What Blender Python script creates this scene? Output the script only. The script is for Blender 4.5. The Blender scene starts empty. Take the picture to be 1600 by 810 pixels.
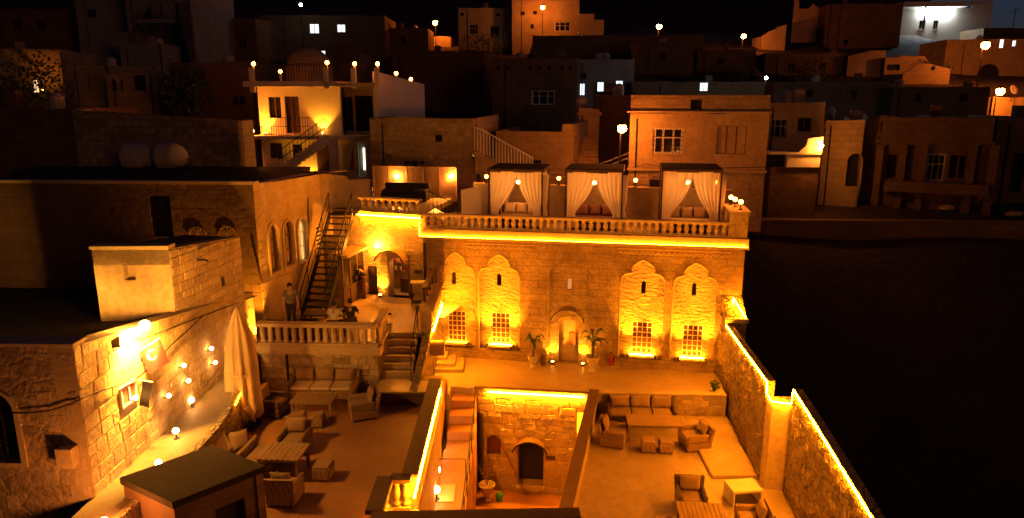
import bpy, bmesh, math, random
from mathutils import Vector, Matrix
from mathutils.geometry import tessellate_polygon
R = math.radians
random.seed(7)
scn = bpy.context.scene
COL = scn.collection

# ------------------------------------------------------------------ camera
CAM_H, PITCH, FPX = 11.0, R(13.0), 1110.0
cam_d = bpy.data.cameras.new('camera'); cam = bpy.data.objects.new('camera', cam_d); COL.objects.link(cam)
cam.location = (0, 0, CAM_H); cam.rotation_euler = (R(90) - PITCH, 0, 0)
cam_d.sensor_width = 36.0; cam_d.lens = 36.0 * FPX / 1600.0
cam_d.clip_start = 0.1; cam_d.clip_end = 3000
scn.camera = cam

# ------------------------------------------------------------------ sky, added warm fill, exposure
SKY_STRENGTH = 0.13
world = bpy.data.worlds.new('World'); scn.world = world; world.use_nodes = True
wn = world.node_tree
sky = wn.nodes.new('ShaderNodeTexSky'); sky.sky_type = 'NISHITA'; sky.sun_disc = False
sky.sun_elevation = R(-2.0); sky.sun_rotation = R(34); sky.ozone_density = 4.0
bg = wn.nodes['Background']; wn.links.new(sky.outputs[0], bg.inputs[0]); bg.inputs[1].default_value = SKY_STRENGTH
sun_d = bpy.data.lights.new('warm_fill', 'SUN'); sun_d.energy = 0.13; sun_d.angle = R(15); sun_d.color = (1.0, .34, .10)  # added low warm fill like city glow, lifts walls facing the viewer
sun = bpy.data.objects.new('warm_fill', sun_d); COL.objects.link(sun); sun.rotation_euler = (R(82), 0, R(35))
scn.view_settings.view_transform = 'Standard'; scn.view_settings.look = 'None'
scn.view_settings.exposure = 0.0; scn.view_settings.gamma = 1.0; scn.view_settings.use_curve_mapping = False
scn.cycles.use_denoising = True
scn.cycles.max_bounces = 6; scn.cycles.diffuse_bounces = 3; scn.cycles.glossy_bounces = 2
scn.cycles.transmission_bounces = 4; scn.cycles.transparent_max_bounces = 8
scn.cycles.caustics_reflective = False; scn.cycles.caustics_refractive = False
scn.cycles.sample_clamp_indirect = 3.0

# ------------------------------------------------------------------ survey helpers (image ray -> real plane)
_cp, _sp = math.cos(PITCH), math.sin(PITCH)
def ray(u, v):
    a = (u - 800) / FPX; b = (v - 405) / FPX
    return Vector((a, _cp - b * _sp, -_sp - b * _cp))
CAMP = Vector((0, 0, CAM_H))
def atZ(u, v, z): d = ray(u, v); return CAMP + d * ((z - CAM_H) / d.z)
def atY(u, v, y): d = ray(u, v); return CAMP + d * (y / d.y)

# ------------------------------------------------------------------ materials
MATS = {}
def _mat(name):
    m = bpy.data.materials.new(name); m.use_nodes = True; MATS[name] = m
    nt = m.node_tree; return m, nt, nt.nodes['Principled BSDF']
def N(nt, t, **kw):
    n = nt.nodes.new(t)
    for k, v in kw.items():
        if k in ('i',):
            for kk, vv in v.items(): n.inputs[kk].default_value = vv
        else: setattr(n, k, v)
    return n
def mixc(nt, fac, a, b, mode='MIX'):
    n = nt.nodes.new('ShaderNodeMix'); n.data_type = 'RGBA'; n.blend_type = mode
    for sock, val in ((n.inputs[0], fac), (n.inputs[6], a), (n.inputs[7], b)):
        if hasattr(val, 'is_linked') or hasattr(val, 'links'): nt.links.new(val, sock)
        elif isinstance(val, (tuple, list)): sock.default_value = (*val[:3], 1)
        else: sock.default_value = val
    return n.outputs[2]
def ramp(nt, src, a, b, lo=0.0, hi=1.0):
    n = nt.nodes.new('ShaderNodeMapRange'); nt.links.new(src, n.inputs[0])
    n.inputs[1].default_value = a; n.inputs[2].default_value = b; n.inputs[3].default_value = lo; n.inputs[4].default_value = hi
    return n.outputs[0]
HONEY = {'facade', 'niche', 'ashlar', 'mortar', 'rubble', 'rough_wall', 'street_front', 'plaster', 'house_stone', 'house_unlit', 'floor_stone', 'floor_terrace', 'coping_pale', 'baluster', 'wicker', 'cushion', 'canvas', 'path_stone', 'cushion_pale', 'wicker_dark'}
def surf(name, c1, c2, scale=1.2, rough=.85, bump=.4, bscale=9.0, dist=.03, stretch=(1, 1, 1), vary=.0, dirt=.35, spec=.25, courses=None, metal=0.0, weave=None, rubble=None):
    """stone, plaster, wood or cloth: two-tone noise, stains, fine relief; world coordinates so that pieces never repeat"""
    if name in HONEY: c1, c2 = (c1[0], c1[1] * .90, c1[2] * .68), (c2[0], c2[1] * .90, c2[2] * .68)      # honey-coloured local limestone
    m, nt, bs = _mat(name)
    geo = N(nt, 'ShaderNodeNewGeometry')
    mp = N(nt, 'ShaderNodeMapping', i={'Scale': stretch}); nt.links.new(geo.outputs['Position'], mp.inputs[0])
    n1 = N(nt, 'ShaderNodeTexNoise', i={'Scale': scale, 'Detail': 7.0, 'Roughness': .62}); nt.links.new(mp.outputs[0], n1.inputs['Vector'])
    n2 = N(nt, 'ShaderNodeTexNoise', i={'Scale': bscale, 'Detail': 5.0, 'Roughness': .6}); nt.links.new(mp.outputs[0], n2.inputs['Vector'])
    col = mixc(nt, ramp(nt, n1.outputs[0], .32, .68), c1, c2)
    col = mixc(nt, ramp(nt, n2.outputs[0], .45, .75, 0, dirt), col, tuple(x * .45 for x in c1))
    if vary:
        oi = N(nt, 'ShaderNodeObjectInfo'); hv = N(nt, 'ShaderNodeHueSaturation')
        nt.links.new(ramp(nt, oi.outputs['Random'], 0, 1, 1 - vary, 1 + vary), hv.inputs['Value']); nt.links.new(col, hv.inputs['Color']); col = hv.outputs[0]
    h = n2.outputs[0]
    if courses:                                     # faint ashlar joints: (row height, block length, depth)
        tc = N(nt, 'ShaderNodeTexCoord'); sx = N(nt, 'ShaderNodeSeparateXYZ'); nt.links.new(tc.outputs['Object'], sx.inputs[0])
        ad = N(nt, 'ShaderNodeMath', operation='ADD'); nt.links.new(sx.outputs[0], ad.inputs[0]); nt.links.new(sx.outputs[1], ad.inputs[1])
        cx = N(nt, 'ShaderNodeCombineXYZ'); nt.links.new(ad.outputs[0], cx.inputs[0]); nt.links.new(sx.outputs[2], cx.inputs[1])
        wv = N(nt, 'ShaderNodeTexNoise', i={'Scale': 2.5, 'Detail': 3.0}); nt.links.new(cx.outputs[0], wv.inputs['Vector'])
        va = N(nt, 'ShaderNodeVectorMath', operation='MULTIPLY_ADD'); nt.links.new(wv.outputs['Color'], va.inputs[0]); va.inputs[1].default_value = (.07, .07, 0); nt.links.new(cx.outputs[0], va.inputs[2])
        bt = N(nt, 'ShaderNodeTexBrick', i={'Scale': 1.0, 'Mortar Size': .014, 'Brick Width': courses[1], 'Row Height': courses[0], 'Mortar Smooth': .6, 'Color1': (1, 1, 1, 1), 'Color2': (.7, .7, .7, 1), 'Mortar': (.35, .35, .35, 1)})
        nt.links.new(va.outputs[0], bt.inputs['Vector'])
        col = mixc(nt, courses[2], col, bt.outputs['Color'], 'MULTIPLY')
        mm = N(nt, 'ShaderNodeMath', operation='MULTIPLY_ADD', i={1: -.6 * courses[2] - .2}); nt.links.new(bt.outputs['Fac'], mm.inputs[0]); nt.links.new(h, mm.inputs[2]); h = mm.outputs[0]
    if rubble:                                      # irregular stones in mortar: (scale, depth)
        wq = N(nt, 'ShaderNodeVectorMath', operation='MULTIPLY_ADD'); nt.links.new(n1.outputs['Color'], wq.inputs[0]); wq.inputs[1].default_value = (.35, .35, .35); nt.links.new(geo.outputs['Position'], wq.inputs[2])
        mq = N(nt, 'ShaderNodeMapping', i={'Scale': (1, 1, 1.5)}); nt.links.new(wq.outputs[0], mq.inputs[0])
        ve = N(nt, 'ShaderNodeTexVoronoi', feature='DISTANCE_TO_EDGE', i={'Scale': rubble[0]}); nt.links.new(mq.outputs[0], ve.inputs['Vector'])
        vc = N(nt, 'ShaderNodeTexVoronoi', i={'Scale': rubble[0]}); nt.links.new(mq.outputs[0], vc.inputs['Vector'])
        bwn = N(nt, 'ShaderNodeRGBToBW'); nt.links.new(vc.outputs['Color'], bwn.inputs[0])
        col = mixc(nt, 1.0, col, mixc(nt, ramp(nt, bwn.outputs[0], .2, .8), (.72, .72, .72), (1.12, 1.1, 1.07)), 'MULTIPLY')
        edge = ramp(nt, ve.outputs['Distance'], .0, .14)
        col = mixc(nt, edge, mixc(nt, .5, col, c2), col)
        mm = N(nt, 'ShaderNodeMath', operation='MULTIPLY_ADD', i={1: rubble[1]}); nt.links.new(edge, mm.inputs[0]); nt.links.new(h, mm.inputs[2]); h = mm.outputs[0]
    if weave:                                       # wicker: crossed strands in object space
        tc = N(nt, 'ShaderNodeTexCoord')
        ck = N(nt, 'ShaderNodeTexChecker', i={'Scale': weave, 'Color1': (1, 1, 1, 1), 'Color2': (.35, .33, .3, 1)}); 
        mp2 = N(nt, 'ShaderNodeMapping', i={'Rotation': (0.6, 0.62, .785)}); nt.links.new(tc.outputs['Object'], mp2.inputs[0]); nt.links.new(mp2.outputs[0], ck.inputs[0])
        col = mixc(nt, .8, col, ck.outputs[0], 'MULTIPLY')
        mm = N(nt, 'ShaderNodeMath', operation='MULTIPLY_ADD', i={1: .5}); nt.links.new(ck.outputs[1], mm.inputs[0]); nt.links.new(h, mm.inputs[2]); h = mm.outputs[0]
    nt.links.new(col, bs.inputs['Base Color'])
    bs.inputs['Roughness'].default_value = rough; bs.inputs['Specular IOR Level'].default_value = spec; bs.inputs['Metallic'].default_value = metal
    if bump:
        b = N(nt, 'ShaderNodeBump', i={'Strength': bump, 'Distance': dist}); nt.links.new(h, b.inputs['Height']); nt.links.new(b.outputs[0], bs.inputs['Normal'])
    return m
def emit(name, color, strength):
    m, nt, bs = _mat(name)
    bs.inputs['Base Color'].default_value = (.8, .8, .8, 1)
    bs.inputs['Emission Color'].default_value = (*color, 1); bs.inputs['Emission Strength'].default_value = strength
    return m
def glassy(name, color, rough=.15):
    m, nt, bs = _mat(name); bs.inputs['Base Color'].default_value = (*color, 1); bs.inputs['Roughness'].default_value = rough; return m

LED = (1.0, .262, .005); SOD = (1.0, .21, .018); GLOBE = (1.0, .46, .15); COOL = (.80, .92, 1.0)
surf('facade', (.25, .18, .115), (.40, .31, .20), 1.1, bump=.9, bscale=8, dist=.07, courses=(.30, .62, .38), dirt=.5)
surf('niche', (.46, .38, .27), (.54, .46, .34), 1.5, bump=1.0, bscale=4.5, dist=.22, stretch=(1, 1, 2.4), dirt=.35)
surf('ashlar', (.36, .29, .20), (.52, .44, .31), 1.2, bump=.8, bscale=7, dist=.05, vary=.18, dirt=.55)
surf('mortar', (.34, .28, .20), (.42, .35, .25), 2.0, bump=.6)
surf('rubble', (.34, .28, .21), (.46, .39, .29), 1.7, bump=.9, bscale=10, dist=.05, vary=.32)
surf('rough_wall', (.33, .27, .19), (.46, .38, .27), 1.3, bump=1.0, bscale=9, dist=.12, dirt=.6, rubble=(3.4, 1.0))
surf('street_front', (.33, .26, .18), (.44, .36, .26), .9, bump=.9, bscale=8, dist=.08, dirt=.6, rubble=(1.9, .2))
surf('plaster', (.40, .32, .22), (.54, .45, .33), .8, bump=.5, bscale=6, dist=.04, dirt=.5)
surf('plaster_white', (.60, .54, .45), (.70, .64, .55), .7, bump=.2, bscale=6, dist=.02, dirt=.2)
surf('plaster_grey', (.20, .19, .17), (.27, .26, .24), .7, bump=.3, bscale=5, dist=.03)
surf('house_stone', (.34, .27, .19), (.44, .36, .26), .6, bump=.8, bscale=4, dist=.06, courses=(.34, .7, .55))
surf('house_unlit', (.13, .085, .055), (.19, .13, .09), .6, bump=.7, bscale=4, dist=.06, courses=(.34, .7, .5))  # darker copy of the house stone, night shade put into its colour
surf('floor_stone', (.36, .29, .20), (.48, .40, .29), .45, rough=.42, bump=.25, bscale=5, dist=.012, dirt=.35, spec=.4)
surf('floor_terrace', (.29, .155, .08), (.37, .22, .12), .5, rough=.5, bump=.25, bscale=5, dist=.01, dirt=.25)
surf('coping', (.10, .055, .03), (.14, .08, .045), 1.2, rough=.6, bump=.3, bscale=14, dist=.01)
surf('coping_pale', (.44, .36, .26), (.52, .44, .32), 1.0, bump=.3, bscale=12, dist=.01)
surf('baluster', (.48, .40, .30), (.56, .48, .37), 2.0, rough=.7, bump=.25, bscale=20, dist=.01, dirt=.2)
surf('black_metal', (.012, .010, .009), (.018, .015, .012), 3, rough=.5, bump=0, spec=.2)
surf('white_metal', (.70, .68, .62), (.76, .74, .68), 3, rough=.5, bump=0)
surf('dark_wood', (.06, .03, .018), (.09, .05, .03), 2, rough=.6, bump=.2, bscale=20, dist=.01)
surf('brown_wood', (.13, .075, .045), (.19, .11, .065), 2, rough=.6, bump=.2, bscale=20, dist=.01, stretch=(1, 1, .3))
surf('roof_dark', (.022, .016, .012), (.04, .028, .02), .7, rough=.95, bump=.5, bscale=6, dist=.03)
surf('earth', (.032, .020, .014), (.06, .04, .028), .25, rough=1, bump=.8, bscale=1.6, dist=.3, dirt=.5)
surf('wicker', (.34, .24, .15), (.42, .30, .19), 3, rough=.7, bump=.6, bscale=30, dist=.01, weave=22.0)
surf('wicker_dark', (.12, .085, .06), (.16, .11, .08), 3, rough=.7, bump=.6, bscale=30, dist=.01, weave=22.0)
surf('cushion', (.24, .17, .12), (.30, .22, .15), 2, rough=.95, bump=.3, bscale=25, dist=.01, dirt=.15)
surf('cushion_pale', (.50, .42, .33), (.56, .48, .38), 2, rough=.95, bump=.3, bscale=25, dist=.01, dirt=.15)
surf('cushion_red', (.14, .05, .035), (.18, .07, .05), 2, rough=.95, bump=.3, bscale=25, dist=.01, dirt=.15)
surf('canvas', (.46, .36, .25), (.54, .43, .31), 1.5, rough=.95, bump=.3, bscale=12, dist=.02, stretch=(3, 3, .6))
surf('urn', (.46, .38, .28), (.54, .45, .34), 2, rough=.7, bump=.2, bscale=14, dist=.01)
surf('leaf', (.03, .055, .018), (.07, .11, .03), 4, rough=.6, bump=.2, bscale=20, dist=.01)
surf('bark', (.09, .06, .04), (.16, .11, .07), 6, rough=.95, bump=1, bscale=18, dist=.05)
surf('skin', (.42, .26, .18), (.46, .29, .20), 6, rough=.6, bump=0, dirt=0)
surf('hair', (.02, .014, .01), (.03, .02, .015), 20, rough=.7, bump=.3, bscale=50, dist=.005)
surf('shirt_pale', (.62, .56, .42), (.68, .62, .48), 3, rough=.95, bump=.4, bscale=10, dist=.02, dirt=.1)
surf('shirt_grey', (.16, .13, .10), (.20, .16, .12), 3, rough=.95, bump=.4, bscale=10, dist=.02, dirt=.1)
surf('cloth_dark', (.03, .024, .02), (.045, .035, .03), 3, rough=.95, bump=.4, bscale=10, dist=.02, dirt=.1)
surf('cloth_brown', (.22, .12, .07), (.26, .15, .09), 3, rough=.95, bump=.4, bscale=10, dist=.02, dirt=.1)
surf('flag_red', (.26, .01, .012), (.34, .015, .015), 3, rough=.8, bump=.1)
surf('flag_white', (.75, .72, .70), (.8, .78, .75), 3, rough=.8, bump=.1)
surf('banner_grey', (.03, .024, .024), (.045, .036, .036), 3, rough=.8, bump=.1)
surf('red_paint', (.26, .015, .012), (.30, .02, .015), 3, rough=.35, bump=0)
surf('green_plastic', (.05, .30, .06), (.06, .34, .08), 3, rough=.5, bump=0)
surf('tank', (.42, .36, .28), (.50, .43, .34), 2, rough=.6, bump=.2, bscale=8, dist=.02)
surf('blue_paint', (.10, .16, .22), (.14, .2, .26), 2, rough=.7, bump=.2)
surf('awning', (.36, .24, .12), (.42, .29, .15), 2, rough=.8, bump=.2)
surf('curtain_dark', (.13, .04, .025), (.18, .065, .04), 2, rough=.95, bump=.4, bscale=8, dist=.03, stretch=(4, 4, .4))
surf('path_stone', (.15, .12, .09), (.20, .16, .12), .6, rough=.6, bump=.25, bscale=6, dist=.012)
surf('curtain_red', (.35, .10, .06), (.42, .14, .08), 2, rough=.95, bump=.4, bscale=8, dist=.03, stretch=(4, 4, .4))
glassy('pane_dark', (.015, .012, .010), .12)
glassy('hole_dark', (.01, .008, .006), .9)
# sheer curtain: cloth that lets light through
m, nt, bs = _mat('sheer'); bs.inputs['Base Color'].default_value = (.82, .74, .60, 1); bs.inputs['Roughness'].default_value = .9
tl = N(nt, 'ShaderNodeBsdfTranslucent'); tl.inputs[0].default_value = (.82, .72, .56, 1); tp = N(nt, 'ShaderNodeBsdfTransparent')
mx = N(nt, 'ShaderNodeMixShader', i={0: .5}); nt.links.new(bs.outputs[0], mx.inputs[1]); nt.links.new(tl.outputs[0], mx.inputs[2])
mx2 = N(nt, 'ShaderNodeMixShader', i={0: .10}); nt.links.new(mx.outputs[0], mx2.inputs[1]); nt.links.new(tp.outputs[0], mx2.inputs[2])
nt.links.new(mx2.outputs[0], nt.nodes['Material Output'].inputs[0])
emit('led', LED, 780.0)
emit('led_window', LED, 850.0)
emit('led_soft', LED, 120.0)
emit('globe', GLOBE, 75.0)
emit('led_cornice', LED, 130.0)
emit('led_pit', LED, 1700.0)
emit('street_dim', COOL, 40.0)
emit('slit_glow', (1, .5, .18), .35)
emit('pendant', (1, .32, .06), 430.0)
emit('globe_strong', SOD, 520.0)
emit('kitchen_bulb', (1, .28, .02), 2200.0)
emit('lattice_bulb', (1, .32, .04), 1300.0)
emit('globe_glare', (1, .28, .04), 820.0)
emit('globe_small', SOD, 90.0)
emit('flood', (1, .40, .05), 1700.0)
emit('wall_bulb', (1, .28, .03), 1100.0)
emit('uplight', (1, .36, .03), 300.0)
emit('street', SOD, 330.0)
emit('street_cool', COOL, 900.0)
emit('lit_cool', COOL, 1.6)
emit('lit_warm', (1, .62, .28), 1.3)
emit('lit_curtain', (1, .58, .15), .9)
emit('lit_strip', (.75, .95, 1), 6.0)

# ------------------------------------------------------------------ mesh builder
class MB:
    def __init__(s): s.v = []; s.f = []
    def add(s, vs, fs):
        o = len(s.v); s.v += [tuple(x) for x in vs]; s.f += [tuple(i + o for i in q) for q in fs]; return s
    def box(s, x0, x1, y0, y1, z0, z1):
        return s.add([(x0, y0, z0), (x1, y0, z0), (x1, y1, z0), (x0, y1, z0), (x0, y0, z1), (x1, y0, z1), (x1, y1, z1), (x0, y1, z1)],
                     [(3, 2, 1, 0), (4, 5, 6, 7), (0, 1, 5, 4), (1, 2, 6, 5), (2, 3, 7, 6), (3, 0, 4, 7)])
    def rbox(s, x0, x1, y0, y1, z0, z1, c=.02):
        """box with chamfered edges"""
        bm = bmesh.new(); bmesh.ops.create_cube(bm, size=1)
        for v in bm.verts: v.co = Vector(((x0 + x1) / 2 + v.co.x * (x1 - x0), (y0 + y1) / 2 + v.co.y * (y1 - y0), (z0 + z1) / 2 + v.co.z * (z1 - z0)))
        bmesh.ops.bevel(bm, geom=bm.edges[:], offset=c, segments=1, affect='EDGES')
        bm.verts.index_update(); s.add([v.co[:] for v in bm.verts], [[v.index for v in f.verts] for f in bm.faces]); bm.free(); return s
    def prism(s, poly, z0, z1):
        """plan polygon (counter-clockwise) extruded up; z0, z1 numbers or lists per corner"""
        n = len(poly); a = z0 if isinstance(z0, (list, tuple)) else [z0] * n; b = z1 if isinstance(z1, (list, tuple)) else [z1] * n
        tri = tessellate_polygon([[Vector((p[0], p[1], 0)) for p in poly]])
        vs = [(p[0], p[1], a[i]) for i, p in enumerate(poly)] + [(p[0], p[1], b[i]) for i, p in enumerate(poly)]
        fs = [(i, (i + 1) % n, (i + 1) % n + n, i + n) for i in range(n)]
        for t in tri: fs.append(tuple(t[::-1])); fs.append(tuple(i + n for i in t))
        return s.add(vs, fs)
    def panel(s, outer, holes, y0, y1, caps=True):
        """upright plate in x-z with holes of any shape, y0 front to y1 back"""
        loops = [outer] + holes; flat = [p for l in loops for p in l]; n = len(flat)
        tri = tessellate_polygon([[Vector((p[0], p[1], 0)) for p in l] for l in loops])
        vs = [(p[0], y0, p[1]) for p in flat] + [(p[0], y1, p[1]) for p in flat]; fs = []
        for t in tri:
            fs.append(tuple(t)); 
            if caps: fs.append(tuple(i + n for i in t[::-1]))
        o = 0
        for l in loops:
            k = len(l)
            for i in range(k): a, b = o + i, o + (i + 1) % k; fs.append((a, b, b + n, a + n))
            o += k
        return s.add(vs, fs)
    def tube(s, pts, r, n=6, closed=False, cap=True):
        pts = [Vector(p) for p in pts]; rs = r if isinstance(r, (list, tuple)) else [r] * len(pts); o = len(s.v); up = Vector((0, 0, 1))
        for i, p in enumerate(pts):
            t = (pts[min(i + 1, len(pts) - 1)] - pts[max(i - 1, 0)]).normalized()
            a = t.cross(up if abs(t.z) < .95 else Vector((0, 1, 0))).normalized(); b = t.cross(a)
            for k in range(n):
                w = 2 * math.pi * (k + .5) / n; s.v.append(tuple(p + (a * math.cos(w) + b * math.sin(w)) * rs[i]))
        for i in range(len(pts) - 1):
            for k in range(n): s.f.append((o + i * n + k, o + i * n + (k + 1) % n, o + (i + 1) * n + (k + 1) % n, o + (i + 1) * n + k))
        if cap: s.f.append(tuple(o + k for k in range(n))[::-1]); s.f.append(tuple(o + (len(pts) - 1) * n + k for k in range(n)))
        return s
    def lathe(s, prof, n=12, c=(0, 0, 0), fold=None):
        o = len(s.v)
        for (r, z) in prof:
            for k in range(n):
                w = 2 * math.pi * k / n; rr = r * (fold(k, z) if fold else 1); s.v.append((c[0] + rr * math.cos(w), c[1] + rr * math.sin(w), c[2] + z))
        for i in range(len(prof) - 1):
            for k in range(n): s.f.append((o + i * n + k, o + i * n + (k + 1) % n, o + (i + 1) * n + (k + 1) % n, o + (i + 1) * n + k))
        s.f.append(tuple(o + k for k in range(n))[::-1]); s.f.append(tuple(o + (len(prof) - 1) * n + k for k in range(n)))
        return s
    def ball(s, c, r, sub=2, sz=1.0):
        bm = bmesh.new(); bmesh.ops.create_icosphere(bm, subdivisions=sub, radius=r); bm.verts.index_update()
        s.add([(c[0] + v.co.x, c[1] + v.co.y, c[2] + v.co.z * sz) for v in bm.verts], [[v.index for v in f.verts] for f in bm.faces]); bm.free(); return s
    def pillow(s, w, d, h, c=(0, 0, 0), rot=None, n=6):
        """soft cushion: w (x) by d (y) by h thick (z), pinched corners; rot = Matrix"""
        o = len(s.v); rot = rot or Matrix.Identity(3)
        for sgn in (1, -1):
            for i in range(n + 1):
                for j in range(n + 1):
                    a = i / n * 2 - 1; b = j / n * 2 - 1
                    e = max(0, (1 - a ** 4)) ** .5 * max(0, (1 - b ** 4)) ** .5
                    pin = 1 - .08 * (1 - a * a) - .0
                    x = a * w / 2 * (1 - .07 * (1 - b * b)); y = b * d / 2 * (1 - .07 * (1 - a * a))
                    s.v.append(tuple(Vector(c) + rot @ Vector((x, y, sgn * h / 2 * (.12 + .88 * e)))))
        m = (n + 1) ** 2
        for i in range(n):
            for j in range(n):
                q = (o + i * (n + 1) + j, o + (i + 1) * (n + 1) + j, o + (i + 1) * (n + 1) + j + 1, o + i * (n + 1) + j + 1)
                s.f.append(q); s.f.append(tuple(k + m for k in q[::-1]))
        rim = [(i, 0) for i in range(n)] + [(n, j) for j in range(n)] + [(n - i, n) for i in range(n)] + [(0, n - j) for j in range(n)]
        for k in range(len(rim)):
            a = rim[k]; b = rim[(k + 1) % len(rim)]; ia = o + a[0] * (n + 1) + a[1]; ib = o + b[0] * (n + 1) + b[1]
            s.f.append((ib, ia, ia + m, ib + m))
        return s
    def mesh(s, name, mat, smooth=False):
        me = bpy.data.meshes.new(name); me.from_pydata(s.v, [], s.f); me.validate(); me.update()
        if smooth: me.shade_smooth()
        me.materials.append(MATS[mat]); return me
    def build(s, name, mat, parent=None, smooth=False, loc=(0, 0, 0), rot=(0, 0, 0)):
        o = bpy.data.objects.new(name, s.mesh(name, mat, smooth)); COL.objects.link(o); o.parent = parent; o.location = loc; o.rotation_euler = rot
        if smooth:
            for p in o.data.polygons: pass
        return o
def tag(o, label=None, cat=None, group=None, kind=None):
    for k, v in (('label', label), ('category', cat), ('group', group), ('kind', kind)):
        if v: o[k] = v
    return o
def thing(name, label, cat, loc=(0, 0, 0), rz=0, group=None):
    o = bpy.data.objects.new(name, None); COL.objects.link(o); o.location = loc; o.rotation_euler = (0, 0, rz); o.empty_display_size = .2
    return tag(o, label, cat, group)
def link(name, mesh, parent=None, loc=(0, 0, 0), rot=(0, 0, 0), scale=(1, 1, 1)):
    o = bpy.data.objects.new(name, mesh); COL.objects.link(o); o.parent = parent; o.location = loc; o.rotation_euler = rot; o.scale = scale; return o
def copy_tree(o, parent=None):
    c = o.copy(); COL.objects.link(c); c.parent = parent
    for ch in [x for x in o.children]: copy_tree(ch, c)
    return c
def lamp(parent, kind, loc, energy, color, radius=.05, rot=None, spot=None, blend=.5):
    d = bpy.data.lights.new('lamp_light', kind); d.energy = energy; d.color = color; d.shadow_soft_size = radius
    if kind == 'SPOT': d.spot_size = R(spot); d.spot_blend = blend
    o = bpy.data.objects.new('lamp_light', d); COL.objects.link(o); o.parent = parent; o.location = loc
    if rot: o.rotation_euler = rot
    return o
class Frame:
    """upright wall plane through plan points a and b: local x along a->b, y into the wall, z up"""
    def __init__(s, a, b, z=0.0):
        s.o = Vector((a[0], a[1], z)); dx, dy = b[0] - a[0], b[1] - a[1]; s.L = math.hypot(dx, dy); s.rz = math.atan2(dy, dx)
        s.e = Vector((dx / s.L, dy / s.L, 0)); s.n = Vector((-s.e.y, s.e.x, 0))
    def uv(s, u, v, y=0.0):
        d = ray(u, v); o = s.o + s.n * y; t = (o - CAMP).dot(s.n) / d.dot(s.n); p = CAMP + d * t - s.o
        return (p.dot(s.e), p.z)
    def rect(s, u0, v0, u1, v1, y=0.0):
        a = s.uv(u0, (v0 + v1) / 2, y); b = s.uv(u1, (v0 + v1) / 2, y); c = s.uv((u0 + u1) / 2, v0, y); d = s.uv((u0 + u1) / 2, v1, y)
        return (a[0], b[0], d[1], c[1])
    def w(s, x, y, z): return s.o + s.e * x + s.n * y + Vector((0, 0, z))
def rect_loop(x0, x1, z0, z1): return [(x0, z0), (x1, z0), (x1, z1), (x0, z1)]
def arch_loop(x0, x1, z0, zs, rise=None, n=8):
    """opening with straight jambs to zs and an arched head"""
    cx, r = (x0 + x1) / 2, (x1 - x0) / 2; rise = r if rise is None else rise
    return [(x0, z0), (x1, z0)] + [(cx + r * math.cos(math.pi * k / n), zs + rise * math.sin(math.pi * k / n)) for k in range(n + 1)]
# --- shared stone blocks: unit cube, chamfered uneven face towards -y
def _stone(seed, rough, round_):
    rnd = random.Random(seed); k = 4; g = []
    vs, fs = [], []
    for j in range(k):
        for i in range(k):
            a, b = i / (k - 1) * 2 - 1, j / (k - 1) * 2 - 1
            edge = max(abs(a), abs(b)) > .99
            if round_: m = 1 - .16 * (a * a * b * b); a2, b2 = a * m, b * m
            else: a2, b2 = a, b
            y = -.5 + (.5 if edge else 0) + (rnd.uniform(0, rough))
            if not edge: a2 *= 2.55; b2 *= 2.55; a2 = max(-.9, min(.9, a2)); b2 = max(-.88, min(.88, b2))
            if round_: a2 += rnd.uniform(-.1, .1); b2 += rnd.uniform(-.1, .1)
            vs.append((a2 * .5, y, b2 * .5))
    for j in range(k - 1):
        for i in range(k - 1): fs.append((j * k + i, j * k + i + 1, (j + 1) * k + i + 1, (j + 1) * k + i))
    mb = MB(); mb.add(vs, fs); return mb
STONES = {}
def stone_meshes(mat, kind):
    key = (mat, kind)
    if key not in STONES: STONES[key] = [_stone(i, .35 if kind == 'rubble' else .22, kind == 'rubble').mesh('stone', mat) for i in range(6)]
    return STONES[key]
def lay_stones(root, W, z0, ztop, course, wmin, wmax, mat='ashlar', kind='ashlar', holes=(), y=0.0, proud=.03, x_from=0.0, gap=.007, jit=.25, limit=300, skip=None, rnd=None):
    """course by course; each block an object under the wall"""
    rnd = rnd or random.Random(int(W * 100)); ms = stone_meshes(mat, kind); n = 0; z = z0
    top = ztop if callable(ztop) else (lambda x: ztop)
    while z < max(top(x_from), top(x_from + W)) and n < limit:
        h = course * rnd.uniform(1 - jit, 1 + jit); x = x_from + rnd.uniform(-wmax * .5, 0)
        while x < x_from + W - .02:
            w = rnd.uniform(wmin, wmax); a, b = max(x, x_from), min(x + w, x_from + W); x += w
            if b - a < .07: continue
            t = min(top(a), top(b)); hh = min(h, t - z)
            if hh < .06: continue
            if any(a < q[1] + .01 and b > q[0] - .01 and z < q[3] + .01 and z + hh > q[2] - .01 for q in holes):
                for q in holes:                      # trim against the opening, else drop
                    if a < q[0] < b and z < q[3] and z + hh > q[2]: b = q[0] - .01
                    elif a < q[1] < b and z < q[3] and z + hh > q[2]: a = q[1] + .01
                if b - a < .08 or any(a < q[1] and b > q[0] and z < q[3] and z + hh > q[2] for q in holes): continue
            if skip and skip((a + b) / 2, z + hh / 2): continue
            p = proud * rnd.uniform(.6, 1.5)
            link('stone', ms[rnd.randrange(6)], root, ((a + b) / 2, y, z + hh / 2), (0, 0, 0), (b - a - gap, p * 2, hh - gap)); n += 1
            if n >= limit: break
        z += h
    return n
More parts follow.
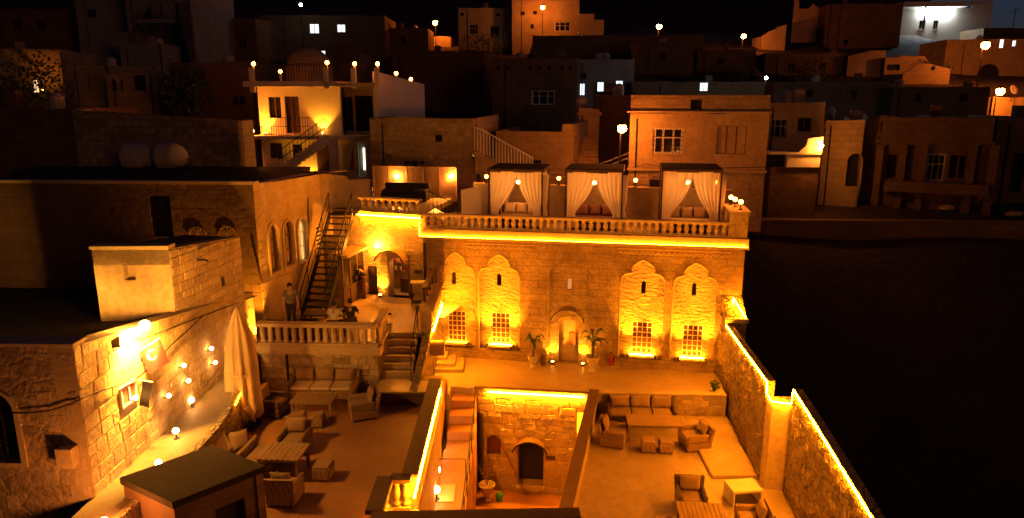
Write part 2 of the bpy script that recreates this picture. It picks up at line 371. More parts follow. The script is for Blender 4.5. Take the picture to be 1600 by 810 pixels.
# ================================================================== SETTING: hillside, floors
def lerp_tab(t, x):
    for (a, b), (c, d) in zip(t, t[1:]):
        if x <= c: return b + (d - b) * max(0, (x - a)) / (c - a)
    return t[-1][1]
HILL = [(-60, -9), (18, -8), (24, -6.5), (28, -4), (33, 2.6), (38, 4.6), (46, 5.8), (52, 6.4), (62, 8.0), (80, 11.6), (100, 15.6), (110, 17.6), (130, 21.6), (170, 33), (300, 60)]
def hill(x, y):
    z = lerp_tab(HILL, y)
    k = max(0, min(1, (x / max(y, 1) - .53) / .10)); k = k * k * (3 - 2 * k)
    if y > 120: z -= (y - 120) * .34 * k
    return z
mb = MB(); nx, ny = 90, 90
xs = [-260 + 520 * i / nx for i in range(nx + 1)]; ys = [-30 + 330 * (j / ny) ** 1.5 for j in range(ny + 1)]
rnd = random.Random(3)
mb.add([(x, y, hill(x, y) + rnd.uniform(-.25, .25) * (1 if y > 33 or x > 12 else .2)) for y in ys for x in xs],
       [(j * (nx + 1) + i, j * (nx + 1) + i + 1, (j + 1) * (nx + 1) + i + 1, (j + 1) * (nx + 1) + i) for j in range(ny) for i in range(nx)])
tag(mb.build('hillside_ground', 'earth', smooth=True), kind='structure')
tag(MB().box(-261, 261, -31, 301, -9.6, -9.2).build('ground', 'earth'), kind='structure')

FA, FB = Vector((-3.75, 29.17)), Vector((9.05, 26.945))
F = Frame(FA, FB)                       # main facade plane
# courtyard slab: from the pit wall back to the facade
PW_A, PW_B = (-2.35, 25.70), (8.0, 24.70)      # front edge of the courtyard (left to right)
def slab(name, poly, z, t, mat):
    return tag(MB().prism(poly, z - t, z).build(name, mat), kind='structure')
slab('courtyard_floor', [(-3.3, 25.82), PW_A, (-1.35, 25.52), (2.94, 24.95), PW_B, (8.35, 27.0), (8.3, 27.28), (-3.3, 29.3)], 0.0, .35, 'floor_stone')
slab('right_terrace_floor', [(1.2, 11.5), (8.6, 11.5), (8.6, 20), (8.0, 24.9), (2.9, 25.3), (2.5, 25.2)], -.75, .4, 'floor_stone')
slab('left_terrace_floor', [(-8.2, 11.5), (-2.35, 11.5), (-2.35, 21.9), (-3.0, 23.5), (-8.6, 24.2)], 1.0, .4, 'floor_terrace')
slab('upper_terrace_floor', [(-9.4, 23.3), (-4.6, 23.1), (-4.6, 25.1), (-3.35, 25.1), (-3.2, 29.6), (-8.3, 31.4), (-9.4, 25.0)], 2.4, .22, 'floor_stone')
slab('lamp_path', [(-9.3, 12.0), (-8.55, 12.0), (-8.0, 15.0), (-7.9, 17.6), (-8.35, 20.5), (-8.8, 23.3), (-9.3, 23.4)], 2.3, .25, 'path_stone')
slab('pit_floor', [(-1.6, 11), (3.2, 11), (3.2, 25.6), (-1.6, 25.8)], -4.3, .3, 'floor_terrace')
slab('roof_terrace_floor', [tuple(F.w(-.1, .05, 0)[:2]), tuple(F.w(12.9, .05, 0)[:2]), tuple(F.w(12.9, 5.6, 0)[:2]), tuple(F.w(-.1, 5.6, 0)[:2])], 5.42, .25, 'floor_stone')
slab('upper_roof_floor', [(-8.35, 31.0), (-3.75, 29.5), (-2.7, 35.0), (-7.6, 35.6)], 6.15, .25, 'floor_stone')

# ================================================================== MAIN HALL FACADE
hall = thing('stone_hall', 'long stone hall facade with four tall lit niches and an arched doorway', 'building', (FA.x, FA.y, 0), F.rz)
def niche_loop(u0, u1, vb, vs, vap, s=.0):
    """ogee-headed niche: bottom vb, shoulders at vs, apex at vap (image rows)"""
    um = (u0 + u1) / 2; x0 = F.uv(u0, vs)[0]; x1 = F.uv(u1, vs)[0]; zb = F.uv(um, vb)[1]; zs = F.uv(um, vs)[1]; za = F.uv(um, vap)[1]
    cx = (x0 + x1) / 2; hw = (x1 - x0) / 2; H = za - zs
    right = [(hw, zb), (hw, zs), (hw * .97, zs + H * .22), (hw * .86, zs + H * .36), (hw * .68, zs + H * .43), (hw * .50, zs + H * .46), (hw * .52, zs + H * .60), (hw * .44, zs + H * .76), (hw * .27, zs + H * .88), (hw * .10, zs + H * .96), (0, za)]
    pts = [(cx + a, b) for a, b in right] + [(cx - a, b) for a, b in right[-2::-1]]
    return pts
NICHES = [  # loop, window rect (image), slit rect, lit
    (niche_loop(684, 742, 542, 433, 394), (700, 486, 728, 533), (706, 428, 712.5, 444), .22),
    (niche_loop(748, 812, 546, 436, 398), (768, 489, 797, 537), (776.5, 431, 783.5, 447), 1.0),
    (niche_loop(970, 1039, 562, 444, 407), (987, 503, 1019, 553), (1002, 442, 1009, 459), 1.0),
    (niche_loop(1052, 1121, 566, 449, 411), (1066, 508, 1098, 558), (1081, 445, 1088, 462), 1.0)]
dx0, dx1, dz0, dz1 = F.rect(858, 494, 922, 566)
door_n = arch_loop(F.uv(858, 520)[0], F.uv(920, 520)[0], .02, F.uv(889, 425)[1], .35)
outer = rect_loop(0, F.L, -.4, 5.30)
MB().panel(outer, [n[0] for n in NICHES] + [door_n], 0.0, .16).build('wall', 'facade', hall)
MB().add([(0, .0, -.4), (0, 9, -.4), (0, 9, 5.3), (0, 0, 5.3)], [(0, 1, 2, 3)]).build('wall', 'facade', hall)
MB().add([(F.L, .0, -.4), (F.L, 9, -.4), (F.L, 9, 5.3), (F.L, 0, 5.3)], [(0, 1, 2, 3)]).build('wall', 'facade', hall)
# plinth along the foot
MB().box(.2, F.uv(855, 560)[0], -.07, 0, -.3, .42).build('plinth', 'facade', hall)
MB().box(F.uv(925, 560)[0], F.L - .9, -.07, 0, -.3, .42).build('plinth', 'facade', hall)
for loop, wr, sr, lit in NICHES:
    xs_ = [p[0] for p in loop]; zs_ = [p[1] for p in loop]
    x0, x1, z0, z1 = F.rect(*wr, .14); s0, s1, t0, t1 = F.rect(*sr, .14)
    slit = [(s0, t0), (s1, t0), (s1, t1), ((s0 + s1) / 2, t1 + .09), (s0, t1)]
    nb = MB().panel(rect_loop(min(xs_) - .03, max(xs_) + .03, min(zs_) - .03, max(zs_) + .03), [rect_loop(x0, x1, z0, z1), slit], .15, .42).build('niche_back', 'niche', hall)
    # moulded rim round the niche
    mbm = MB(); mbm.tube([(p[0], -.012, p[1]) for p in loop[1:]] , .035, 5); mbm.build('niche_moulding', 'coping_pale', hall)
    # slit window
    w = MB().box(s0 + .01, s1 - .01, .30, .32, t0 + .01, t1 + .08).build('slit_window', 'hole_dark', hall)
    # window with grille and curtains
    win = MB().panel(rect_loop(x0, x1, z0, z1), [rect_loop(x0 + .05, x1 - .05, z0 + .05, z1 - .05)], .27, .31).build('window', 'brown_wood', hall)
    MB().box(x0 + .04, x1 - .04, .315, .33, z0 + .04, z1 - .04).build('pane', 'curtain_dark', win)
    for k in range(1, 4): 
        xx = x0 + (x1 - x0) * k / 4
        MB().box(xx - .014, xx + .014, .17, .2, z0, z1).build('grille_bar', 'white_metal', win)
    for k in range(0, 7):
        zz = z0 + .03 + (z1 - z0 - .06) * k / 6
        MB().box(x0, x1, .2, .225, zz - .013, zz + .013).build('grille_bar', 'white_metal', win)
    for k in (0, 1):
        xx = x0 + .02 if k == 0 else x1 - .02
        MB().box(xx - .014, xx + .014, .17, .2, z0, z1).build('grille_bar', 'white_metal', win)
    sill = MB().box(x0 - .22, x1 + .22, -.18, .2, z0 - .09, z0 - .03).build('window_sill', 'coping_pale', hall)
    m_ = 'led_window' if lit > .6 else 'led_soft'
    MB().tube([(x0 - .06 + (x1 - x0 + .12) * k / 6, .05, z0 - .005) for k in range(7)], .018, 4).build('light_strip', m_, hall)
    for xx in (x0 - .14, x1 + .14):
        sp_ = MB().box(xx - .04, xx + .04, -.42, -.02, z0 - .026, z0 + .02).build('spot_light', 'black_metal', hall)
        lamp(hall, 'SPOT', (xx, -.36, z0 + .06), 2200 * lit, (1, .30, .008), .04, (R(180 - 13), 0, 0), 54, 1.0)
# doorway: recess back with arched door hole, leaf, slit above
xs_ = [p[0] for p in door_n]; ztop = max(p[1] for p in door_n)
a0, a1, b0, b1 = F.rect(873, 497, 904, 566, .14); s0, s1, t0, t1 = F.rect(886.5, 436, 893, 453, .14)
MB().panel(rect_loop(min(xs_) - .03, max(xs_) + .03, -.02, ztop + .05), [arch_loop(a0, a1, .0, b1 - .38, .30), rect_loop(s0, s1, t0, t1)], .15, .45).build('niche_back', 'facade', hall)
door = MB().panel(arch_loop(a0, a1, .0, b1 - .38, .30), [], .38, .43).build('door', 'awning', hall)
MB().box(a0 + .42, a1 - .12, .36, .38, .75, 1.25).build('door_panel', 'curtain_red', door)
MB().ball((a0 + .18, .35, .95), .03, 1).build('door_handle', 'black_metal', door)
MB().box(s0, s1, .28, .3, t0, t1).build('slit_window', 'slit_glow', hall)
# bowed awning over the doorway
cx = (F.uv(858, 500)[0] + F.uv(920, 500)[0]) / 2 - .02; zc = F.uv(886, 500)[1]; rad = .72
def bow_awning(root, cx, zc, rad, proj, y0=0.0, mat='awning'):
    n = 10; vs = []; fs = []
    for k in range(n + 1):
        w = math.pi * (.08 + .84 * k / n)
        for (rr, yy) in ((rad, y0), (rad * .96, y0 - proj), (rad * .93, y0 - proj), (rad * .97, y0)): vs.append((cx + rr * math.cos(w), yy, zc + rr * math.sin(w) * .85))
    for k in range(n):
        for q in range(4): fs.append((k * 4 + q, k * 4 + (q + 1) % 4, k * 4 + 4 + (q + 1) % 4, k * 4 + 4 + q))
    aw = MB().add(vs, fs).build('awning', mat, root)
    MB().tube([(cx + rad * .97 * math.cos(math.pi * (.06 + .88 * k / 12)), y0 - proj, zc + rad * .97 * math.sin(math.pi * (.06 + .88 * k / 12)) * .85) for k in range(13)], .03, 5).build('awning_rim', 'black_metal', aw)
    return aw
bow_awning(hall, cx, zc, rad, .55)
# carved wavy frieze under the cornice
for (ua, ub) in ((730, 832), (968, 1138)):
    xa, xb = F.uv(ua, 392)[0], F.uv(ub, 396)[0]; n = int((xb - xa) / .035)
    MB().tube([(xa + (xb - xa) * k / n, -.012, 4.86 + .045 * math.sin(k * 1.05)) for k in range(n + 1)], .02, 4).build('frieze', 'coping_pale', hall)
    MB().box(xa - .1, xb + .1, -.02, .0, 5.0, 5.03).build('frieze', 'coping_pale', hall)
# cornice fascia, its light strip on the lower lip, coping
MB().box(-.05, F.L + .08, -.30, .25, 5.31, 5.62).build('cornice', 'coping_pale', hall)
MB().box(-.05, F.L + .1, -.40, -.05, 5.22, 5.30).build('cornice_lip', 'coping_pale', hall)
MB().tube([(.02 + F.L * k / 30, -.355, 5.325) for k in range(31)], .014, 4).build('light_strip', 'led_cornice', hall)
MB().tube([(-.02, -.33, 5.34 + .62 * k / 3) for k in range(4)], .014, 4).build('light_strip', 'led_cornice', hall)
# gutter pipe at the left end
MB().tube([(.1, -.08, 5.0), (.1, -.08, 2.6)], .045, 6).build('drain_pipe', 'black_metal', hall)
MB().lathe([(.05, 0), (.05, .05), (.12, .2), (.12, .25)], 8, (.1, -.1, 5.0)).build('pipe_head', 'coping_pale', hall)

# door uplighters (small bollard-height recessed lights at the door jambs)
def uplight(wp, label, energy, rz=F.rz, tilt=8):
    t = thing('uplight', label, 'light', wp, rz, 'uplights at the walls')
    MB().lathe([(.06, 0), (.07, .02), (.07, .10), (.05, .11)], 10).build('housing', 'black_metal', t)
    MB().lathe([(.048, .111), (.048, .118)], 10).build('lens', 'uplight', t)
    lamp(t, 'SPOT', (0, 0, .16), energy, (1, .33, .015), .03, (R(180 - tilt), 0, 0), 95, .6)
    return t
p = F.w(*[F.uv(864, 562)[0], -.14, 0]); uplight(p, 'glowing uplight at the left jamb of the arched doorway', 600)
p = F.w(*[F.uv(911, 564)[0], -.14, 0]); uplight(p, 'glowing uplight at the right jamb of the arched doorway', 600)

# balustrade builder -------------------------------------------------
BAL = MB().lathe([(.10, 0), (.10, .07), (.065, .10), (.07, .16), (.102, .26), (.095, .36), (.062, .46), (.07, .50), (.10, .54), (.10, .60)], 10).mesh('baluster', 'baluster', True)
BALSQ = MB().lathe([(.10, 0), (.10, .06), (.075, .09), (.09, .3), (.075, .52), (.10, .55), (.10, .60)], 6).mesh('baluster', 'baluster', True)
def balustrade(name, label, a, b, z, h, n, mat='coping_pale', me=None, rail_w=.26, rail_h=.10, base=True, group=None, cop=None):
    fr = Frame(a, b, z); t = thing(name, label, 'balustrade', fr.o, fr.rz, group)
    bz = .08 if base else 0
    if base: MB().box(0, fr.L, -rail_w * .42, rail_w * .42, 0, bz).build('base_rail', mat, t)
    MB().rbox(-.03, fr.L + .03, -rail_w / 2, rail_w / 2, h - rail_h, h, .015).build('top_rail', cop or mat, t)
    for k in range(n):
        link('baluster', me or BAL, t, ((k + .5) * fr.L / n, 0, bz), (0, 0, 0), (1, 1, (h - rail_h - bz) / .60))
    return t
p0 = F.w(.05, -.12, 0); p1 = F.w(F.uv(1137, 360)[0], -.12, 0)
balustrade('balustrade', 'long stone balustrade with turned balusters along the roof terrace of the cabanas', p0, p1, 5.625, .62, 43, rail_h=.10)
# corner pier with brick courses
xa, xb = F.uv(1138, 350)[0], F.uv(1168, 350)[0]
pier = thing('corner_pier', 'square stone pier ending the roof balustrade, three globe lamps above it', 'pier', F.w(xa, -.22, 5.625), F.rz)
MB().box(0, xb - xa, 0, .75, 0, .98).build('core', 'mortar', pier)
lay_stones(pier, xb - xa, .02, .96, .19, .2, .42, 'ashlar', holes=(), y=0, proud=.02, limit=40)
MB().box(-.04, xb - xa + .04, -.05, 1.9, .99, 1.06).build('cap', 'coping_pale', pier)
MB().box(.05, xb - xa - .05, .78, 1.85, 0, .985).build('core', 'plaster', pier)

# globe lamps ---------------------------------------------------------
GL_STEM = MB().lathe([(.10, 0), (.10, .02), (.025, .05), (.02, .20), (.045, .22)], 10).mesh('stem', 'black_metal')
GL_GLOBE = MB().ball((0, 0, .31), .11, 2).mesh('globe', 'globe', True)
GL_SMALL = MB().ball((0, 0, .31), .085, 2).mesh('globe', 'globe_small', True)
def globe_lamp(p, label, group, me=None, s=1.0):
    t = thing('globe_lamp', label, 'lamp', p, 0, group); t.scale = (s, s, s)
    link('stem', GL_STEM, t); link('globe', me or GL_GLOBE, t); return t
g = 'globe lamps on the corner pier'
for k, (u, v, l) in enumerate(((1133, 308, 'left of three'), (1142.5, 312, 'middle of three'), (1154, 320, 'right and nearest of three'))):
    y_ = (1.6, 1.0, .35)[k]; q = pier.location + F.e * ((xb - xa) * (.3, .42, .6)[k]) + F.n * y_ + Vector((0, 0, 1.06))
    globe_lamp(q, l + ' glowing globe lamps on the corner pier cap', g, GL_SMALL)

# ================================================================== ROOF TERRACE: back parapet, lamps, cabanas, fence
bp_a, bp_b = F.w(1.1, 4.9, 0), F.w(12.9, 4.4, 0); BP = Frame(bp_a, bp_b, 5.42)
par = thing('parapet_wall', 'plain stone parapet behind the cabanas with lamps along its top', 'wall', BP.o, BP.rz)
MB().box(0, BP.L, 0, .3, 0, 1.42).build('wall', 'plaster', par); MB().box(-.03, BP.L + .03, -.04, .34, 1.423, 1.49).build('coping', 'coping_pale', par)
lbl = ['by the slatted fence', 'between the left and middle cabanas', 'between the middle and right cabanas', 'behind the left curtain of the right cabana', 'behind the right curtain of the right cabana']
for u, l in zip((760, 873, 993, 1052, 1118), lbl):
    x = BP.uv(u, 288, .1)[0]
    globe_lamp(BP.w(x, .13, 1.49), 'small glowing globe lamp on the parapet ' + l, 'lamps on the roof parapet', GL_SMALL)

def curtain(root, x0, x1, y, ztop, zbot, gather, side, seed=0, name='curtain'):
    """sheer panel hung from a rail: full width on top, swept and tied to one side below"""
    rnd = random.Random(seed); nu, nv = 26, 12; vs = []
    for j in range(nv + 1):
        t = j / nv; z = ztop + (zbot - ztop) * t
        for i in range(nu + 1):
            s = i / nu
            k = 1 - (1 - gather) * min(1, (t / .72)) ** 1.8
            if t > .72: k = gather + (t - .72) * .35
            x = (x0 + (x1 - x0) * s * k) if side < 0 else (x1 - (x1 - x0) * (1 - s) * k)
            inner = s if side < 0 else 1 - s
            zz = z + (0.0 if t > .72 else -.10 * inner * t * (1 - t) * 0)
            fold = .035 * math.sin(s * 34 + seed + 1.5 * math.sin(t * 2)) * (.35 + t)
            vs.append((x, y + fold, zz))
    fs = [(j * (nu + 1) + i, j * (nu + 1) + i + 1, (j + 1) * (nu + 1) + i + 1, (j + 1) * (nu + 1) + i) for j in range(nv) for i in range(nu)]
    return MB().add(vs, fs).build(name, 'sheer', root, True)
def cabana(u0, u1, v0, label, seed, side_gap):
    yf = .75; x0 = F.uv(u0, 300, yf)[0]; x1 = F.uv(u1, 300, yf)[0]; W = x1 - x0; H = F.uv((u0 + u1) / 2, v0, yf)[1] - 5.42; D = 2.3
    t = thing('cabana', label, 'cabana', F.w(x0, yf, 5.42), F.rz, 'curtained cabanas on the roof terrace')
    for xx in (0, W):
        for yy in (0, D): MB().box(xx - .032, xx + .032, yy - .032, yy + .032, 0, H - .1).build('post', 'dark_wood', t)
    for yy in (0, D): MB().box(-.06, W + .06, yy - .045, yy + .045, H - .06, H + .03).build('beam', 'dark_wood', t)
    for xx in (0, W): MB().box(xx - .05, xx + .05, .06, D - .06, H - .1, H + .02).build('beam', 'dark_wood', t)
    MB().box(-.02, W + .02, -.02, D + .02, H + .032, H + .06).build('canopy', 'roof_dark', t)
    curtain(t, .06, W * .53, .03, H - .11, .25, .28, -1, seed)
    curtain(t, W * .52, W - .06, .03, H - .11, .25, .28, 1, seed + 2)
    curtain(t, .08, W * .3, D - .06, H - .11, .2, .5, -1, seed + 4); curtain(t, W * .7, W - .08, D - .06, H - .11, .2, .5, 1, seed + 6)
    pl_ = MB().ball((W / 2 - .05, 1.1, H - .62), .075, 2).build('pendant_globe', 'pendant', t, True); MB().tube([(W / 2 - .05, 1.1, H - .55), (W / 2 - .05, 1.1, H + .03)], .01, 4).build('pendant_cord', 'black_metal', t)
    # side curtain tied to the right front post
    n = 10; mbx = MB()
    mbx.lathe([(.09, .2), (.14, .5), (.10, .85), (.05, .95), (.11, 1.3), (.16, H - .2)], 14, (W + .05, .28, 0), lambda k, z: 1 + .28 * (-1) ** k)
    mbx.build('curtain', 'sheer', t, True)
    return t, x0, W, H
CB = [cabana(764, 847, 266, 'left cabana with sheer tied curtains and a dark post frame', 1, 1), cabana(884, 972, 267, 'middle cabana with sheer tied curtains and a red seat', 11, 1), cabana(1034, 1126, 266, 'right cabana with sheer tied curtains beside the corner pier', 21, 1)]
for k, ((t, x0, W, H), l) in enumerate(zip(CB, ('left', 'middle', 'right'))):
    # seat and cushions inside
    s = thing('daybed', 'low cushioned daybed inside the ' + l + ' cabana', 'daybed', F.w(x0 + .2, 1.5, 5.42), F.rz, 'daybeds in the cabanas')
    MB().rbox(0, W - .4, 0, 1.1, 0, .38, .02).build('base', 'wicker_dark', s)
    MB().rbox(.03, W - .43, .02, 1.0, .385, .52, .04).build('mattress', ('cushion', 'cushion_red', 'cushion_pale')[k], s)
    MB().rbox(0, W - .4, 1.02, 1.18, .40, .85, .04).build('backrest', 'wicker_dark', s)
    for q in range(3): MB().pillow(.5, .5, .16, (.4 + q * (W - 1.2) / 2, .88, .75), Matrix.Rotation(R(70), 3, 'X')).build('pillow', ('cushion_pale', 'cushion_red', 'cushion')[k], s, True)
    c = thing('low_table', 'small dark low table with glasses in front of the ' + l + ' cabana daybed', 'table', F.w(x0 + W / 2 - .35, .95, 5.42), F.rz, 'low tables in the cabanas')
    MB().rbox(0, .8, 0, .45, .40, .45, .01).build('table_top', 'dark_wood', c)
    for xx in (.04, .72):
        for yy in (.04, .37): MB().box(xx, xx + .04, yy, yy + .04, 0, .40).build('leg', 'dark_wood', c)
# slatted fence from the lattice terrace to the left cabana
fa, fb = atZ(716, 345, 5.42), atZ(762, 342, 5.42)
fa = F.w(1.05, 2.6, 5.42); fb = F.w(1.9, 4.85, 5.42); FF = Frame(fa, fb, 5.42)
fence = thing('slatted_fence', 'pale fence of upright slats beside the left cabana', 'fence', FF.o, FF.rz)
n = 16
for k in range(n): MB().box(k * FF.L / n + .004, (k + 1) * FF.L / n - .012, 0, .025, 0, 1.45).build('slat', 'plaster_white', fence)
MB().box(0, FF.L, .026, .06, .25, .33).build('rail', 'plaster_white', fence); MB().box(0, FF.L, .026, .06, 1.15, 1.23).build('rail', 'plaster_white', fence)
# ================================================================== UPPER LEFT TERRACE: kitchen wall, lattice roof terrace
K = Frame((-8.4, 31.03), (-3.75, 29.40)); KZ = 2.4
kit = thing('kitchen_building', 'stone kitchen wall with an arched lit doorway under the lattice roof terrace', 'building', (K.o.x, K.o.y, 0), K.rz)
def kr(u0, v0, u1, v1, y=0): return K.rect(u0, v0, u1, v1, y)
ka = kr(609, 402, 638, 463); kb = kr(571, 416, 590, 472); kb = (kb[0], kb[1], KZ, kb[3])
ent = arch_loop(ka[0], ka[1], KZ, ka[3] - .25, .22); ent2 = rect_loop(kb[0], kb[1], KZ, kb[3])
MB().panel(rect_loop(0, K.L, 0, 6.0), [ent, ent2], 0, .35).build('wall', 'niche', kit)
MB().box(-.02, K.L + .02, -.22, .3, 6.003, 6.15).build('cornice', 'coping_pale', kit)
kx = K.uv(564, 342)[0]
MB().tube([(kx + (K.L - .02 - kx) * k / 8, -.25, 6.0) for k in range(9)], .014, 4).build('light_strip', 'led', kit)
# interior behind the doorway: back wall, shelves of jars, counter
inn = MB().box(ka[0] - .6, ka[1] + .6, 1.25, 1.3, KZ, 5).build('interior_wall', 'plaster', kit)
MB().box(ka[0] - .65, ka[0] - .6, .36, 1.25, KZ, 5).build('interior_wall', 'plaster', kit); MB().box(ka[1] + .6, ka[1] + .65, .36, 1.25, KZ, 5).build('interior_wall', 'plaster', kit)
MB().box(ka[0] - .6, ka[1] + .6, .36, 1.25, 4.6, 4.65).build('interior_ceiling', 'plaster_white', kit)
MB().box(ka[0] - .6, ka[1] + .6, .36, 1.25, KZ - .02, KZ + .005).build('interior_floor', 'floor_stone', kit)
rnd = random.Random(5)
for zz in (3.3, 3.68):
    sh = MB().box(ka[0] - .55, ka[1] + .55, 1.0, 1.24, zz, zz + .03).build('shelf', 'brown_wood', kit)
    for k in range(6):
        hh = rnd.uniform(.12, .24); MB().lathe([(.05, 0), (.055, hh * .7), (.025, hh * .85), (.025, hh)], 8, (ka[0] - .3 + k * .27, 1.1, zz + .031)).build('jar', rnd.choice(['urn', 'red_paint', 'plaster_white', 'brown_wood']), sh)
MB().box(ka[0] + .1, ka[1] + .5, .75, .98, KZ + .01, 3.05).build('counter', 'dark_wood', kit)
lamp(kit, 'POINT', (ka[0] + .4, .75, 4.35), 60, (1, .36, .08), .08)
MB().ball((ka[0] + .4, 1.0, 4.35), .05, 1).build('bulb', 'lit_warm', kit) if False else None
MB().panel(rect_loop(ka[0] - .09, ka[1] + .09, KZ, ka[3] + .12), [arch_loop(ka[0], ka[1], KZ - .001, ka[3] - .25, .22)], -.03, .0).build('door_surround', 'brown_wood', kit)
bow_awning(kit, (ka[0] + ka[1]) / 2 - .2, ka[3] - .25, .72, .5)
MB().box(kb[0], kb[1], .30, .33, KZ, kb[3]).build('door', 'dark_wood', kit)
# shop-front glazing left of the door
MB().box(*kr(648, 430, 660, 436)[:2], -.03, 0, 3.55, 3.72).build('name_plate', 'dark_wood', kit)
# lamp above the door, uplight beside it
bx, bz = K.uv(592, 383)
MB().ball((bx, -.2, bz), .07, 2).build('wall_lamp', 'kitchen_bulb', kit, True)
uq = K.w(K.uv(598, 462)[0], -.22, KZ); uplight(uq, 'burning bright uplight beside the kitchen doorway', 520, K.rz)
# glazed porch at the foot of the wall, left of the doors
g0 = atZ(547, 480, KZ); g1 = atZ(566, 465, KZ)
GF = Frame((-6.95, 28.3), (-6.45, 30.2), KZ)
gp = thing('glazed_porch', 'wooden glazed porch screen between the metal staircase and the kitchen door', 'porch', GF.o, GF.rz)
for k in range(4): MB().box(k * (GF.L - .08) / 3, k * (GF.L - .08) / 3 + .08, 0, .08, 0, 2.1).build('post', 'brown_wood', gp)
for zz in (.0, .7, 2.02): MB().box(0, GF.L, .01, .07, zz, zz + .08).build('rail', 'brown_wood', gp)
for k in range(3): MB().box(k * (GF.L - .08) / 3 + .08, (k + 1) * (GF.L - .08) / 3, .03, .045, .78, 2.02).build('pane', 'pane_dark', gp)
for k in range(3): MB().box(k * (GF.L - .08) / 3 + .08, (k + 1) * (GF.L - .08) / 3, .03, .05, .08, .70).build('panel', 'brown_wood', gp)
MB().box(-.05, GF.L + .05, -.25, .6, 2.12, 2.22).build('roof', 'awning', gp)
# roof balustrade over the kitchen
balustrade('balustrade', 'short stone balustrade over the kitchen beside the top of the metal staircase', K.w(kx, -.05, 0), K.w(K.L - .05, -.05, 0), 6.155, .62, 9)
# black folding rail and stair down from the lattice terrace
sr = thing('stair_railing', 'black metal railing stepping down to the cabana terrace', 'railing', (-3.55, 30.0, 6.15), R(10))
for k in range(8): MB().tube([(.02 + k * .17, 0, max(-.7, -.7 * k / 7) ), (.02 + k * .17, 0, .85 - .62 * k / 7)], .012, 5).build('baluster', 'black_metal', sr)
MB().tube([(0, 0, .88), (1.25, 0, .25)], .022, 6).build('handrail', 'black_metal', sr)
MB().tube([(-.6, .05, .88), (0, 0, .88)], .022, 6).build('handrail', 'black_metal', sr)
sb = tag(MB().prism([(-3.6, 30.1), (-2.4, 29.9), (-2.2, 31.0), (-3.4, 31.2)], 5.43, [6.1, 5.55, 5.55, 6.1]).build('roof_steps', 'floor_stone'), 'short stone flight between the lattice terrace and the cabana terrace', 'steps')
# lattice screens with two wall lamps
LA, LB = atY(583, 290, 34.6), atY(714, 290, 33.9); LF = Frame(LA, LB, 6.15)
lat = thing('lattice_screen', 'row of five diagonal lattice panels closing the upper roof terrace', 'screen', LF.o, LF.rz)
n = 5; PWD = LF.L / n
for k in range(n):
    fx = k * PWD; fr = MB().panel(rect_loop(fx + .01, fx + PWD - .01, .05, 1.5), [rect_loop(fx + .06, fx + PWD - .06, .1, 1.45)], 0, .05).build('panel_frame', 'brown_wood', lat)
    sgn = 1 if k % 2 == 0 else -1; mbs = MB(); w, h = PWD - .12, 1.35; c = -h
    while c < w:
        x0, x1 = max(c, 0), min(c + h, w)
        if x1 - x0 > .03:
            a = (x0, x0 - c); b = (x1, x1 - c); e = .012
            pts = [(a[0], a[1]), (b[0], b[1]), (b[0] - e, b[1] + e), (a[0] - e, a[1] + e)]
            pts = [(fx + .06 + (p_[0] if sgn > 0 else w - p_[0]), .1 + p_[1]) for p_ in pts]
            mbs.add([(p_[0], .015, p_[1]) for p_ in pts] + [(p_[0], .035, p_[1]) for p_ in pts], [(0, 1, 2, 3), (4, 5, 6, 7), (0, 1, 5, 4), (2, 3, 7, 6)])
        c += .06
    tag(mbs.build('lattice_strips', 'brown_wood', fr), kind='stuff')
    MB().box(fx + .04, fx + PWD - .04, .038, .045, .08, 1.46).build('backing', 'brown_wood', fr)
for u, v, l in ((620, 276, 'left wall lamp burning on the lattice screen'), (705, 276, 'wall lamp burning at the right end of the lattice screen')):
    x, z = LF.uv(u, v, -.15); q = LF.w(x, -.16, z)
    t = thing('wall_lamp', l, 'lamp', q, LF.rz, 'lamps on the lattice screen')
    MB().ball((0, 0, 0), .09, 2).build('globe', 'lattice_bulb', t, True); MB().box(-.03, .03, .0, .155, -.02, .02).build('bracket', 'black_metal', t)
q = LF.w(.9, -1.5, 0)
so = thing('roof_sofa', 'long black cushioned sofa in front of the lattice screen', 'sofa', q, LF.rz)
MB().rbox(0, 2.2, 0, .8, .05, .40, .03).build('base', 'black_metal', so); MB().rbox(0, 2.2, .62, .85, .41, .82, .06).build('backrest', 'cloth_dark', so)
for k in range(3): MB().rbox(.02 + k * .73, .72 + k * .73, .02, .6, .405, .55, .05).build('seat_cushion', 'cloth_dark', so)
q = LF.w(.1, -1.6, 0)
ch = thing('folding_chair', 'folding chair with black slung seat at the left end of the lattice screen', 'chair', q, LF.rz + .5)
MB().box(0, .5, 0, .45, .40, .43).build('seat', 'cloth_dark', ch); MB().box(0, .5, .45, .48, .45, .9).build('backrest', 'cloth_dark', ch)
for xx in (.02, .48):
    MB().tube([(xx, .0, 0), (xx, .46, .6), (xx, .5, .9)], .015, 5).build('leg', 'white_metal', ch); MB().tube([(xx, .5, 0), (xx, .05, .42)], .015, 5).build('leg', 'white_metal', ch)

